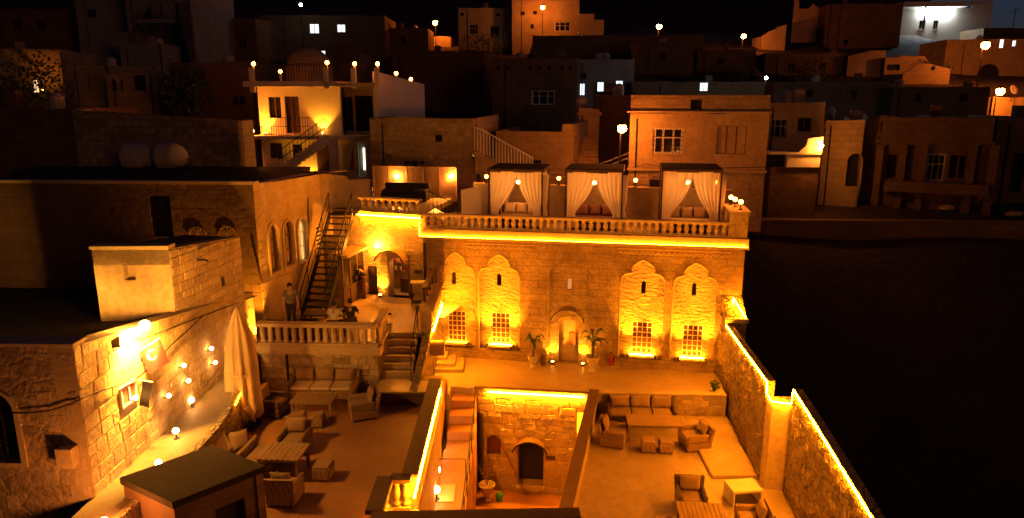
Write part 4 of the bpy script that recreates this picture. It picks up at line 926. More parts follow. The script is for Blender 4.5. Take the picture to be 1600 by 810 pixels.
balustrade('balustrade', 'short balustrade with dark top rail at the end of the left terrace parapet', (-2.95, 15.75), (-2.5, 15.75), 1.05, .86, 2, cop='coping', rail_w=.34, rail_h=.12)
tag(MB().box(-2.9, -2.3, 14.3, 15.7, -1.2, 1.02).build('bridge_pier', 'plaster_white'), 'pale stone pier inside the footbridge corner', 'pier')
# urn, green bucket in the pit
def urn_mesh(s=1.0): return MB().lathe([(.17 * s, 0), (.17 * s, .05 * s), (.08 * s, .12 * s), (.09 * s, .2 * s), (.2 * s, .32 * s), (.26 * s, .5 * s), (.27 * s, .58 * s), (.31 * s, .62 * s), (.31 * s, .66 * s), (.25 * s, .66 * s), (.24 * s, .6 * s)], 16)
def twigs(root, z, n, h, spread, seed, mat='leaf', leaves=True):
    rnd = random.Random(seed)
    for k in range(n):
        a = rnd.uniform(0, 6.28); d = rnd.uniform(.3, 1) * spread; p0_ = Vector((0, 0, z)); p1_ = Vector((math.cos(a) * d, math.sin(a) * d, z + h * rnd.uniform(.6, 1)))
        m_ = MB(); m_.tube([p0_, p0_.lerp(p1_, .5) + Vector((0, 0, .08 * h)), p1_], [.012, .009, .005], 4)
        if leaves:
            for q in range(7):
                c = p0_.lerp(p1_, .35 + .65 * q / 6); r_ = .07; b = rnd.uniform(0, 6.28); e = Vector((math.cos(b), math.sin(b), rnd.uniform(-.3, .5))) * r_; f_ = Vector((-math.sin(b), math.cos(b), .2)) * r_ * .4
                m_.add([c, c + e * .6 + f_, c + e * 1.4, c + e * .6 - f_], [(0, 1, 2, 3)])
        m_.build('branch', mat, root)
pot = thing('potted_shrub', 'pale urn with a sparse dry shrub in the sunken yard', 'plant', P.w(P.uv(766, 778)[0], -.75, -4.3), 0)
urn_mesh(1.05).build('urn', 'urn', pot, True); twigs(pot, .66, 9, .8, .35, 3, 'bark')
bk = thing('watering_can', 'small green plastic watering can beside the urn in the sunken yard', 'can', P.w(P.uv(781, 772)[0] + .08, -.7, -4.3), 0)
MB().lathe([(.12, 0), (.13, .05), (.12, .26), (.09, .32)], 12).build('body', 'green_plastic', bk, True); MB().tube([(.1, 0, .12), (.2, 0, .3), (.24, 0, .36)], .018, 5).build('spout', 'green_plastic', bk); MB().tube([(-.1, 0, .1), (-.19, 0, .2), (-.1, 0, .32)], .013, 5).build('handle', 'green_plastic', bk)
tag(MB().rbox(2.05, 2.5, 21.9, 22.5, -4.3, -3.4, .02).build('stone_block', 'coping_pale'), 'pale stone block at the right edge of the sunken yard', 'block')

# ================================================================== RIGHT TERRACE: pit parapet, perimeter wall
rp = thing('pit_parapet', 'sloping-plan parapet with dark coping between the sunken yard and the right terrace', 'parapet', (0, 0, 0))
A_, B_ = Vector((2.98, 24.95)), Vector((1.22, 16.6)); pf = Frame(B_, A_)
C_ = B_ + (B_ - A_) * .35
def quad_wall(a, b, w, z0, z1):
    d = Vector((b - a)).normalized(); nrm = Vector((d.y, -d.x)) * w
    pts_ = [a, b, b + nrm, a + nrm]; return MB().prism([tuple(p_) for p_ in (pts_[0], pts_[3], pts_[2], pts_[1])], z0, z1)
quad_wall(C_, A_, .24, -4.3, .13).build('wall', 'plaster', rp)
quad_wall(C_ + Vector((-.06, 0)), A_ + Vector((-.06, 0)), .36, .133, .22).build('coping', 'coping', rp)
# courtyard retaining face behind the sofa
cf = Frame((2.98, 24.93), (8.0, 24.68)); cw_ = thing('courtyard_edge_wall', 'low stone wall between the courtyard and the right terrace sofa', 'wall', (cf.o.x, cf.o.y, 0), cf.rz)
MB().box(0, cf.L, -.02, .2, -.75, .06).build('wall', 'plaster', cw_); MB().rbox(-.02, cf.L, -.07, .25, .063, .13, .01).build('coping', 'coping_pale', cw_)
lay_stones(cw_, cf.L - .1, -.74, .04, .19, .2, .45, 'rubble', 'rubble', y=-.02, proud=.03, limit=80, rnd=random.Random(51))
pw = thing('perimeter_wall', 'tall rough stone boundary wall right of the courtyard, glowing strip along its top', 'wall', (0, 0, 0))
def wall_run(pts_, tops, zb, th, name='wall', mat='rough_wall', n=10):
    """rough rubble wall run: inner face displaced, thickness to the right"""
    mbx = MB(); rnd = random.Random(len(pts_) * 7 + int(zb * 10)); rows = 14; cols = []
    L = [0]
    for a, b in zip(pts_, pts_[1:]): L.append(L[-1] + math.hypot(b[0] - a[0], b[1] - a[1]))
    m_ = max(2, int(L[-1] / .22)); vs = []; idx = []
    for i in range(m_ + 1):
        s_ = L[-1] * i / m_; k = max(q for q in range(len(L)) if L[q] <= s_ + 1e-6); k = min(k, len(pts_) - 2); t_ = (s_ - L[k]) / (L[k + 1] - L[k])
        x = pts_[k][0] + (pts_[k + 1][0] - pts_[k][0]) * t_; y = pts_[k][1] + (pts_[k + 1][1] - pts_[k][1]) * t_; zt = tops[k] + (tops[k + 1] - tops[k]) * t_
        for j in range(rows + 1): vs.append((x + rnd.uniform(-.05, .04) * (j < rows) * (j > 0), y + rnd.uniform(-.05, .05) * (0 < i < m_), zb + (zt - zb) * j / rows + rnd.uniform(-.03, .03) * (j < rows)))
        vs.append((x + th, y, zt)); vs.append((x + th, y, zb - 4))
    w_ = rows + 3; fs = [(i * w_ + j, (i + 1) * w_ + j, (i + 1) * w_ + j + 1, i * w_ + j + 1) for i in range(m_) for j in range(rows + 2)]
    fs.append(tuple(range(w_))); fs.append(tuple(m_ * w_ + q for q in range(w_)))
    return mbx.add(vs, fs).build(name, mat, pw)
W1 = [(8.28, 27.05), (8.22, 25.9), (8.1, 24.4), (7.95, 22.8), (7.75, 20.6), (7.72, 20.05)]; T1_ = [2.5, 2.45, 2.46, 2.52, 2.6, 2.6]
wall_run(W1, T1_, -1.0, .22)
MB().prism([(7.72, 20.04), (7.74, 19.62), (8.55, 19.4), (8.55, 20.04)], -1.0, 2.10).build('low_link', 'plaster', pw)
W2 = [(8.25, 19.38), (8.0, 17.2), (7.75, 15.2), (7.4, 12.6)]; T2_ = [2.62, 2.58, 2.52, 2.5]
wall_run(W2, T2_, -1.0, .24)
def strip(pts_, r=.022, m_='led', nm='light_strip', par_=None):
    out = []
    for a, b in zip(pts_, pts_[1:]):
        a, b = Vector(a), Vector(b); k = max(1, int((b - a).length / .5)); out += [a.lerp(b, q / k) for q in range(k)]
    out.append(Vector(pts_[-1])); return MB().tube(out, r, 4).build(nm, m_, par_)
strip([(x - .03, y, z - .03) for (x, y), z in zip(W1, T1_)][1:] + [(7.69, 20.0, 2.25), (7.70, 19.6, 2.14), (8.22, 19.42, 2.14), (8.22, 19.37, 2.6)] + [(x - .03, y, z - .03) for (x, y), z in zip(W2, T2_)][1:], .015, 'led', par_=pw)
# buttress piece at the facade corner with its own strip
MB().prism([(8.3, 26.1), (9.0, 26.0), (9.05, 26.93), (8.32, 27.04)], 1.5, [2.62, 2.62, 3.3, 3.3]).build('buttress', 'rough_wall', pw)
MB().rbox(8.15, 9.05, 25.9, 26.15, 2.5, 2.66, .01).build('coping', 'coping_pale', pw)
strip([(8.62, 26.6, 2.75), (8.62, 26.6, 3.3), (8.95, 26.0, 2.68)], .018, 'led', par_=pw)
tag(MB().rbox(6.3, 7.8, 20.2, 22.3, -.75, -.62, .02).build('raised_platform', 'coping_pale'), 'low pale stone platform against the boundary wall', 'platform')
# potted plants by the hall
def palm(wp, label, s, seed, fr_n=8):
    t = thing('potted_palm', label, 'plant', wp, 0, 'potted palms at the arched doorway'); t.scale = (s, s, s)
    urn_mesh(.95).build('urn', 'urn', t, True)
    rnd = random.Random(seed); prof = [(.07 + .015 * (k % 2), .6 + .045 * k) for k in range(14)]
    MB().lathe([(r_ * (1 - .25 * i / 14), z_) for i, (r_, z_) in enumerate(prof)], 9).build('trunk', 'bark', t)
    zt = 1.21
    for k in range(fr_n):
        a = 6.283 * k / fr_n + rnd.uniform(-.2, .2); L = rnd.uniform(.5, .72); lift = rnd.uniform(.25, .85); m_ = MB(); sp_ = []
        for q in range(9):
            s_ = q / 8; r_ = L * s_ * .85; sp_.append(Vector((math.cos(a) * r_, math.sin(a) * r_, zt + lift * math.sin(s_ * 2.1) * .95 - .25 * s_ * s_)))
        m_.tube(sp_, [.012 - .001 * q for q in range(9)], 4)
        side = Vector((-math.sin(a), math.cos(a), 0))
        for q in range(1, 9):
            for sg in (-1, 1):
                b = sp_[q]; d = (sp_[q] - sp_[q - 1]).normalized(); ln = .17 * math.sin(.5 + 2.2 * q / 9)
                tip = b + side * sg * ln * .75 + d * ln * .6 - Vector((0, 0, .08)); m_.add([b - d * .02, b + d * .035, tip], [(0, 1, 2)])
                b2 = b - (sp_[q] - sp_[q - 1]) * .5; tip = b2 + side * sg * ln * .75 + d * ln * .6 - Vector((0, 0, .08)); m_.add([b2 - d * .02, b2 + d * .035, tip], [(0, 1, 2)])
        m_.build('frond', 'leaf', t)
    return t
palm(F.w(F.uv(836, 570)[0], -.62, 0), 'smaller potted palm left of the arched doorway', .82, 1)
palm(F.w(F.uv(927, 576)[0], -.62, 0), 'larger potted palm in a white urn right of the arched doorway', 1.0, 2)
sh = thing('potted_bush', 'small round bush in a wide dish at the right corner of the courtyard', 'plant', atZ(1116, 617, 0), 0)
MB().lathe([(.2, 0), (.3, .1), (.34, .14), (.28, .14)], 14).build('dish', 'urn', sh, True)
m_ = MB(); rnd = random.Random(9)
for k in range(260):
    d = Vector((rnd.gauss(0, 1), rnd.gauss(0, 1), rnd.gauss(0, 1))).normalized() * rnd.uniform(.08, .19); c = Vector((0, 0, .38)) + Vector((d.x, d.y, d.z * 1.15)); a = Vector((rnd.gauss(0, 1), rnd.gauss(0, 1), rnd.gauss(0, 1))).normalized() * .05; b = a.cross(d).normalized() * .022
    m_.add([c - a, c + b, c + a, c - b], [(0, 1, 2, 3)])
tag(m_.build('foliage', 'leaf', sh), kind='stuff'); MB().tube([(0, 0, .12), (0, 0, .4)], .025, 6).build('stem', 'bark', sh)
fx = thing('fire_extinguisher', 'red fire extinguisher against the hall wall right of the larger palm', 'extinguisher', F.w(F.uv(955, 560)[0], -.16, .12), F.rz)
MB().lathe([(.075, 0), (.08, .03), (.08, .38), (.05, .46), (.025, .48), (.025, .52)], 12).build('cylinder', 'red_paint', fx, True); MB().box(-.06, .05, -.02, .02, .52, .56).build('handle', 'black_metal', fx); MB().tube([(.03, 0, .5), (.11, 0, .42), (.1, 0, .15)], .012, 5).build('hose', 'black_metal', fx)
jar_ = thing('clay_jar', 'dark clay jar between the smaller palm and the doorway', 'jar', F.w(F.uv(850, 568)[0], -.3, 0), 0)
MB().lathe([(.1, 0), (.14, .12), (.13, .28), (.08, .36), (.1, .42)], 12).build('body', 'coping', jar_, True); MB().lathe([(.06, .42), (.085, .425), (.03, .47)], 10).build('lid', 'coping', jar_)

# ================================================================== FURNITURE
def wicker_seat(name, label, cat, p, rz, w=.78, d=.78, group=None, cush=1, mat='wicker', cmat='cushion', pale_seat=None, z_back=.82):
    t = thing(name, label, cat, p, rz, group); c = w - .2
    MB().rbox(-w / 2, w / 2, -d / 2, d / 2, .06, .34, .03).build('base', mat, t)
    for sx in (-1, 1):
        x0_, x1_ = (-w / 2, -w / 2 + .10) if sx < 0 else (w / 2 - .10, w / 2)
        MB().rbox(x0_, x1_, -d / 2 - .01, d / 2 - .1, .345, .62, .035).build('arm', mat, t)
        for sy in (-1, 1): MB().box(sx * (w / 2 - .05) - .025, sx * (w / 2 - .05) + .025, sy * (d / 2 - .05) - .025, sy * (d / 2 - .05) + .025, 0, .06).build('leg', mat, t)
    # raked back
    y0_ = d / 2 - .10
    bkm = MB().add([(-w / 2, y0_ - .02, .345), (w / 2, y0_ - .02, .345), (w / 2, y0_ + .1, .345), (-w / 2, y0_ + .1, .345), (-w / 2 - .03, y0_ + .1, z_back), (w / 2 + .03, y0_ + .1, z_back), (w / 2 + .03, y0_ + .19, z_back), (-w / 2 - .03, y0_ + .19, z_back)], [(3, 2, 1, 0), (4, 5, 6, 7), (0, 1, 5, 4), (1, 2, 6, 5), (2, 3, 7, 6), (3, 0, 4, 7)]); bkm.build('backrest', mat, t)
    for k in range(cush):
        cw2 = c / cush; cx_ = -c / 2 + cw2 * (k + .5)
        MB().rbox(cx_ - cw2 / 2 + .008, cx_ + cw2 / 2 - .008, -d / 2 + .02, d / 2 - .12, .35, .47, .04).build('seat_cushion', pale_seat or cmat, t)
        MB().pillow(cw2 - .02, .46, .17, (cx_, y0_ - .07, .70), Matrix.Rotation(R(78), 3, 'X')).build('back_cushion', cmat, t, True)
    return t
def table(name, label, p, rz, w, d, h, mat='wicker', group=None, planks=0):
    t = thing(name, label, 'table', p, rz, group)
    if planks:
        for k in range(planks): MB().rbox(-w / 2 + k * w / planks + .004, -w / 2 + (k + 1) * w / planks - .004, -d / 2, d / 2, h - .04, h, .006).build('plank', mat, t)
        MB().box(-w / 2 + .03, w / 2 - .03, -d / 2 + .03, d / 2 - .03, h - .10, h - .041).build('apron', mat, t)
    else: MB().rbox(-w / 2, w / 2, -d / 2, d / 2, h - .06, h, .012).build('table_top', mat, t)
    for sx in (-1, 1):
        for sy in (-1, 1): MB().box(sx * (w / 2 - .07) - .035, sx * (w / 2 - .07) + .035, sy * (d / 2 - .07) - .035, sy * (d / 2 - .07) + .035, 0, h - .061).build('leg', mat, t)
    return t
def stool(label, p, rz, w=.42, mat='wicker', group='wicker stools', cmat='cushion', h=.36):
    t = thing('wicker_stool', label, 'stool', p, rz, group); MB().rbox(-w / 2, w / 2, -w / 2, w / 2, .05, h, .025).build('base', mat, t); MB().rbox(-w / 2 + .01, w / 2 - .01, -w / 2 + .01, w / 2 - .01, h + .003, h + .07, .025).build('seat_cushion', cmat, t)
    for sx in (-1, 1):
        for sy in (-1, 1): MB().box(sx * (w / 2 - .05) - .02, sx * (w / 2 - .05) + .02, sy * (w / 2 - .05) - .02, sy * (w / 2 - .05) + .02, 0, .05).build('leg', mat, t)
    return t
ZL, ZR = 1.0, -.75
ga = 'wicker armchairs'
# left terrace, far set
wicker_seat('wicker_sofa', 'wicker sofa with three square cushions against the rubble wall', 'sofa', (-6.42, 22.55, ZL), R(-2), 2.25, .85, None, 3, 'wicker', 'cushion', 'cushion_pale', .80)
table('wicker_table', 'low wicker table in front of the rubble wall sofa', (-6.35, 21.15, ZL), R(-2), 1.35, .72, .55)
wicker_seat('wicker_armchair', 'dark wicker armchair at the left end of the rubble wall sofa', 'armchair', (-8.05 + .35, 21.2, ZL), R(80), .85, .85, ga, 1, 'wicker_dark', 'cushion')
wicker_seat('wicker_armchair', 'wicker armchair turned to the rubble wall sofa from the right', 'armchair', (-4.75, 21.0, ZL), R(-70), .85, .85, ga, 1, 'wicker', 'cushion')
stool('left stool in front of the low table on the left terrace', (-6.62, 20.35, ZL), R(2)); stool('right stool in front of the low table on the left terrace', (-6.02, 20.3, ZL), R(-2))
# left terrace, near set
wicker_seat('wicker_armchair', 'wicker armchair with tall cushion behind the near plank table', 'armchair', (-6.25, 18.75, ZL), R(-3), .78, .78, ga, 1)
table('wicker_table', 'near plank-topped wicker table on the left terrace', (-6.15, 17.45, ZL), R(-4), 1.15, .95, .68, 'wicker', None, 8)
wicker_seat('wicker_armchair', 'nearest wicker armchair on the left terrace, seen from behind', 'armchair', (-5.72, 16.15, ZL), R(176), .74, .74, ga, 1)
stool('stool at the right end of the near plank table', (-5.05, 17.25, ZL), R(-4), .48)
cb_ = thing('corner_bench', 'wicker corner bench along the curved wall with big loose pillows', 'bench', (-6.95, 17.0, ZL), R(84))
MB().rbox(-1.9, 1.3, -.4, .42, .06, .38, .03).build('base', 'wicker_dark', cb_); MB().rbox(-1.85, 1.25, -.38, .3, .385, .48, .04).build('seat_cushion', 'cushion', cb_); MB().rbox(-1.9, 1.3, .32, .44, .385, .7, .03).build('backrest', 'wicker', cb_)
for k, (u, v, zz, l, mt) in enumerate(((372, 690, 1.75, 'large brown pillow leaning on the corner bench', 'cushion'), (346, 697, 1.85, 'pale cream pillow tipped on the corner bench', 'cushion_pale'), (392, 640, 1.7, 'small brown pillow at the foot of the parasol', 'cushion'))):
    q = atZ(u, v, zz); o = tag(MB().pillow(.62, .58, .2, (0, 0, 0), Matrix.Rotation(R(62), 3, 'X') , 8).build('loose_pillow', mt, None, True, q, (0, R(8 - 12 * k), R(50 + 25 * k))), l, 'pillow', 'pillows on the corner bench')
# closed parasol
pa = atZ(386, 668, ZL)
ps_ = thing('closed_parasol', 'tall closed canvas parasol at the left edge of the terrace', 'parasol', pa, 0)
MB().tube([(0, 0, 0), (0, 0, 3.75)], .035, 8).build('pole', 'coping_pale', ps_)
MB().rbox(-.35, .35, -.35, .35, 0, .1, .03).build('base', 'black_metal', ps_)
fold = lambda k, z: 1 + .20 * math.cos(k * math.pi / 2 * 1.0) + .08 * math.sin(k * 2.3 + z * 2)
MB().lathe([(.36, .36), (.45, .5), (.44, 1.1), (.41, 1.9), (.37, 2.6), (.29, 3.1), (.17, 3.5), (.09, 3.72), (.03, 3.82)], 40, (0, 0, 0), fold).build('canopy', 'canvas', ps_, True)
MB().lathe([(.41, 1.75), (.43, 1.78), (.43, 1.85), (.41, 1.88)], 20).build('tie_band', 'canvas', ps_)
MB().ball((0, 0, 3.84), .04, 1).build('finial', 'coping_pale', ps_)
# kiosk with dark roof
A2, D2, C2 = atZ(191, 745, 2.8), atZ(270, 782, 2.8), atZ(410, 727, 2.8); B2 = A2 + C2 - D2
kk = thing('dark_kiosk', 'small stone kiosk with a dark flat roof at the near corner of the left terrace', 'kiosk', (0, 0, 0))
KF = Frame(D2, C2); op = KF.rect(338, 786, 386, 850); 
mapped(KF, MB().panel(rect_loop(0, KF.L, .2, 2.62), [rect_loop(op[0], op[1], .3, op[3])], 0, .2)).build('wall', 'house_unlit', kk)
mapped(KF, MB().box(op[0] - .05, op[1] + .05, .15, .18, .3, op[3])).build('opening', 'hole_dark', kk)
KF2 = Frame(A2, D2); mapped(KF2, MB().box(0, KF2.L, 0, .2, .2, 2.62)).build('wall', 'coping', kk)
KF3 = Frame(C2, B2); mapped(KF3, MB().box(0, KF3.L, 0, .2, .2, 2.62)).build('wall', 'house_unlit', kk)
ctr = (A2 + C2) / 2; ex = lambda p_: tuple((ctr + (p_ - ctr) * 1.04)[:2])
MB().prism([ex(A2), ex(D2), ex(C2), ex(B2)], 2.623, 2.78).build('roof', 'roof_dark', kk)
# right terrace, far set
wicker_seat('wicker_sofa', 'wicker sofa with three brown cushions below the courtyard edge', 'sofa', (4.75, 24.2, ZR), R(-3), 2.5, .9, None, 3, 'wicker_dark', 'cushion', None, .82)
table('wicker_table', 'wide wicker dining table before the courtyard edge sofa', (5.0, 22.95, ZR), R(-4), 1.95, .85, .68)
wicker_seat('wicker_armchair', 'pale wicker armchair at the left end of the wide table', 'armchair', (3.5, 22.55, ZR), R(75), .9, .85, ga, 1)
wicker_seat('wicker_armchair', 'pale wicker armchair at the right end of the wide table with a dark pillow', 'armchair', (6.25, 22.3, ZR), R(-80), .9, .85, ga, 1)
stool('left stool tucked at the wide table on the right terrace', (4.6, 22.0, ZR), R(-4), .46); stool('right stool tucked at the wide table on the right terrace', (5.2, 21.95, ZR), R(-4), .46)
# right terrace, near set
wicker_seat('wicker_armchair', 'dark armchair with a square cushion at the near end of the right terrace', 'armchair', (5.2, 18.55, ZR), R(-4), .82, .8, ga, 1, 'wicker_dark')
table('wicker_table', 'nearest wicker table at the frame edge of the right terrace', (5.15, 17.2, ZR), R(-5), 1.25, 1.2, .68, 'wicker', None, 10)
stool('dark stool left of the nearest right terrace table', (4.15, 17.3, ZR), R(-4), .5, 'wicker_dark')
bt = thing('box_bench', 'pale open box bench beside the boundary wall', 'bench', (6.85, 19.0, ZR), R(8))
MB().rbox(-.45, .45, -.35, .35, .42, .5, .012).build('top', 'plaster_white', bt); MB().box(-.45, -.4, -.34, .34, 0, .418).build('side', 'plaster_white', bt); MB().box(.4, .45, -.34, .34, 0, .418).build('side', 'plaster_white', bt); MB().box(-.399, .399, -.33, .33, .02, .06).build('bottom', 'dark_wood', bt)
wicker_seat('wicker_armchair', 'pale wicker armchair in front of the boundary wall, half out of frame', 'armchair', (6.6, 17.4, ZR), R(-95), .85, .8, ga, 1)
tag(MB().pillow(1.5, .6, .42, (0, 0, 0), None, 8).build('bolster', 'cushion_pale', None, True, (7.15, 16.7, ZR + .22), (0, 0, R(80))), 'long pale bolster lying along the boundary wall', 'bolster')
tag(MB().pillow(.4, .4, .14, (0, 0, 0), None, 6).build('loose_pillow', 'cloth_dark', None, True, (6.5, 22.32, ZR + .66), (R(65), 0, R(-80))), 'dark pillow on the right armchair of the wide table', 'pillow')
# upper terrace: dark lounge chairs, table, small items
wicker_seat('lounge_chair', 'dark rounded lounge chair at the left end of the upper terrace', 'armchair', (-8.3, 24.15, 2.4), R(170), .95, .85, 'lounge chairs on the upper terrace', 1, 'wicker_dark', 'cloth_dark')
wicker_seat('lounge_chair', 'dark lounge chair next to the seated person in the pale shirt', 'armchair', (-7.2, 24.2, 2.4), R(185), .85, .8, 'lounge chairs on the upper terrace', 1, 'wicker_dark', 'cloth_dark')
table('dark_table', 'dark dining table with cups at the foot of the metal staircase', (-6.9, 25.35, 2.4), R(-3), 1.6, .8, .72, 'dark_wood')
for k, (dx_, dy_) in enumerate(((-.5, -.1), (-.15, .12), (.3, -.05))): tag(MB().lathe([(.035, 0), (.045, .1), (.04, .105), (.03, .01)], 10).build('cup', 'plaster_white', None, True, (-6.9 + dx_, 25.35 + dy_, 3.12)), ('left', 'middle', 'right')[k] + ' white cup on the dark dining table', 'cup', 'cups on the dark table')
tag(MB().box(-5.35, -4.85, 27.3, 27.34, 2.4, 2.46).build('floor_grate', 'black_metal'), 'small dark grate on the floor before the kitchen doorway', 'grate')
sd = thing('service_stand', 'tall thin metal service stand by the wooden railing', 'stand', (-4.15, 28.2, 2.4), R(5))
for xx in (0, .55):
    for yy in (0, .4): MB().tube([(xx, yy, 0), (xx, yy, 1.05)], .014, 5).build('leg', 'black_metal', sd)
MB().box(-.03, .58, -.03, .43, 1.053, 1.08).build('top', 'plaster_white', sd); MB().box(0, .55, 0, .4, .2, .22).build('shelf', 'black_metal', sd)
tag(MB().rbox(-.2, .2, -.12, .12, 0, .22, .02).build('planter_box', 'urn', None, False, (-4.75, 25.6, 2.4)), 'small white planter on the upper terrace above the steps', 'planter')

# ================================================================== PEOPLE
def skin_mesh(name, chain, mat, parent, root=0, sub=2):
    """chain: list of (id, xyz, radius, parent id)"""
    ids = {c[0]: i for i, c in enumerate(chain)}
    me = bpy.data.meshes.new(name); me.from_pydata([c[1] for c in chain], [(ids[c[3]], ids[c[0]]) for c in chain if c[3] is not None], []); me.update()
    o = bpy.data.objects.new(name, me); COL.objects.link(o); o.parent = parent
    sk = o.modifiers.new('skin', 'SKIN'); sk.use_smooth_shade = True
    for i, c in enumerate(chain): r_ = c[2]; me.skin_vertices[0].data[i].radius = r_ if isinstance(r_, tuple) else (r_, r_)
    me.skin_vertices[0].data[root].use_root = True
    s = o.modifiers.new('subsurf', 'SUBSURF'); s.levels = sub; s.render_levels = sub
    me.materials.append(MATS[mat]); return o
def person(label, loc, rz, pose, shirt, trousers, height=1.72):
    """pose: dict of joint positions for a 1.72 m figure, facing -y"""
    t = thing('person', label, 'person', loc, rz, 'people on the upper terrace'); s = height / 1.72; t.scale = (s, s, s)
    J = dict(pelvis=(0, 0, .92), belly=(0, 0, 1.08), chest=(0, 0, 1.28), neck=(0, .01, 1.45), chin=(0, -.01, 1.52), head=(0, -.005, 1.60), crown=(0, .005, 1.69),
             shl=(.17, 0, 1.40), ell=(.24, .03, 1.12), wrl=(.25, -.04, .88), hal=(.25, -.06, .80), shr=(-.17, 0, 1.40), elr=(-.24, .03, 1.12), wrr=(-.25, -.04, .88), har=(-.25, -.06, .80),
             hpl=(.09, 0, .88), knl=(.10, -.02, .49), anl=(.11, .02, .09), tol=(.12, -.14, .04), hpr=(-.09, 0, .88), knr=(-.10, -.02, .49), anr=(-.11, .02, .09), tor=(-.12, -.14, .04))
    J.update(pose); P_ = lambda k, r, p: (k, J[k], r, p)
    body = skin_mesh('body', [P_('pelvis', (.14, .10), None), P_('belly', (.13, .095), 'pelvis'), P_('chest', (.155, .105), 'belly'), P_('neck', .055, 'chest'), P_('chin', (.062, .075), 'neck'), P_('head', (.076, .095), 'chin'), P_('crown', (.05, .06), 'head'),
        P_('shl', .058, 'chest'), P_('ell', .042, 'shl'), P_('wrl', .029, 'ell'), P_('hal', (.036, .02), 'wrl'), P_('shr', .058, 'chest'), P_('elr', .042, 'shr'), P_('wrr', .029, 'elr'), P_('har', (.036, .02), 'wrr'),
        P_('hpl', .088, 'pelvis'), P_('knl', .058, 'hpl'), P_('anl', .04, 'knl'), P_('tol', (.04, .03), 'anl'), P_('hpr', .088, 'pelvis'), P_('knr', .058, 'hpr'), P_('anr', .04, 'knr'), P_('tor', (.04, .03), 'anr')], 'skin', t)
    V_ = lambda k: Vector(J[k]); sl_l = V_('shl').lerp(V_('ell'), .75); sl_r = V_('shr').lerp(V_('elr'), .75)
    skin_mesh('shirt', [('pelvis', V_('pelvis').lerp(V_('belly'), .1), (.165, .125), None), ('belly', J['belly'], (.15, .118), 'pelvis'), ('chest', J['chest'], (.178, .128), 'belly'), ('nk', V_('chest').lerp(V_('neck'), .72), .075, 'chest'), ('shl', J['shl'], .075, 'chest'), ('el', sl_l, .062, 'shl'), ('shr', J['shr'], .075, 'chest'), ('er', sl_r, .062, 'shr')], shirt, t)
    an_l = V_('knl').lerp(V_('anl'), .92); an_r = V_('knr').lerp(V_('anr'), .92)
    skin_mesh('trousers', [('pelvis', J['pelvis'], (.158, .118), None), ('hpl', J['hpl'], .105, 'pelvis'), ('knl', J['knl'], .076, 'hpl'), ('anl', an_l, .062, 'knl'), ('hpr', J['hpr'], .105, 'pelvis'), ('knr', J['knr'], .076, 'hpr'), ('anr', an_r, .062, 'knr')], trousers, t)
    h = V_('head'); c = V_('crown'); MB().lathe([(.088, -.05), (.094, 0), (.085, .06), (.05, .105), (.01, .12)], 14, tuple(h + Vector((0, .02, .02)))).build('hair', 'hair', t, True)
    MB().add([h + Vector((-.014, -.088, -.02)), h + Vector((.014, -.088, -.02)), h + Vector((0, -.118, -.022)), h + Vector((0, -.09, .025))], [(0, 1, 2), (0, 2, 3), (1, 3, 2)]).build('nose', 'skin', t)
    for sx in (-1, 1): MB().ball(h + Vector((sx * .085, .0, -.01)), .022, 1).build('ear', 'skin', t, True)
    for sx in (-1, 1): MB().ball(h + Vector((sx * .032, -.086, .012)), .011, 1).build('eye', 'hair', t, True)
    # five fingers per hand
    for sd_ in ('l', 'r'):
        ha, wr = V_('ha' + sd_), V_('wr' + sd_); d = (ha - wr).normalized(); side = d.cross(Vector((0, 1, .3))).normalized(); pn = d.cross(side)
        fing = [('p', ha, .02, None)]
        for k in range(4): off = side * (-.026 + .0175 * k); L = (.062, .075, .078, .058)[k]; fing += [(f'a{k}', ha + off + d * .035, .009, 'p'), (f'b{k}', ha + off + d * (.035 + L * .55) + pn * .008, .008, f'a{k}'), (f'c{k}', ha + off + d * (.035 + L) + pn * .026, .007, f'b{k}')]
        fing += [('t0', ha + side * -.04 - d * .0, .01, 'p'), ('t1', ha + side * -.055 + d * .03 + pn * .01, .008, 't0')]
        skin_mesh('hand', fing, 'skin', t, 0, 1)
    for sx, a_, t_ in ((1, 'anl', 'tol'), (-1, 'anr', 'tor')):
        skin_mesh('shoe', [('h', V_(a_) + Vector((0, .03, -.05)), .045, None), ('m', V_(a_).lerp(V_(t_), .5) + Vector((0, 0, -.02)), (.05, .045), 'h'), ('t', V_(t_), (.045, .032), 'm')], 'cloth_dark', t, 0, 1)
    return t
person('standing person in a grey shirt with arms down by the left wall', atZ(457, 512, 2.4), R(15), {}, 'shirt_grey', 'cloth_dark', 1.75)
sit = dict(pelvis=(0, 0, .52), belly=(0, -.02, .68), chest=(0, -.05, .88), neck=(0, -.07, 1.05), chin=(0, -.10, 1.12), head=(0, -.11, 1.20), crown=(0, -.10, 1.29), shl=(.18, -.05, 1.0), ell=(.27, -.14, .76), wrl=(.2, -.36, .76), hal=(.17, -.43, .76), shr=(-.18, -.05, 1.0), elr=(-.27, -.14, .76), wrr=(-.2, -.36, .76), har=(-.17, -.43, .76), hpl=(.09, -.02, .5), knl=(.13, -.44, .5), anl=(.13, -.42, .09), tol=(.14, -.57, .04), hpr=(-.09, -.02, .5), knr=(-.13, -.44, .5), anr=(-.13, -.42, .09), tor=(-.14, -.57, .04))
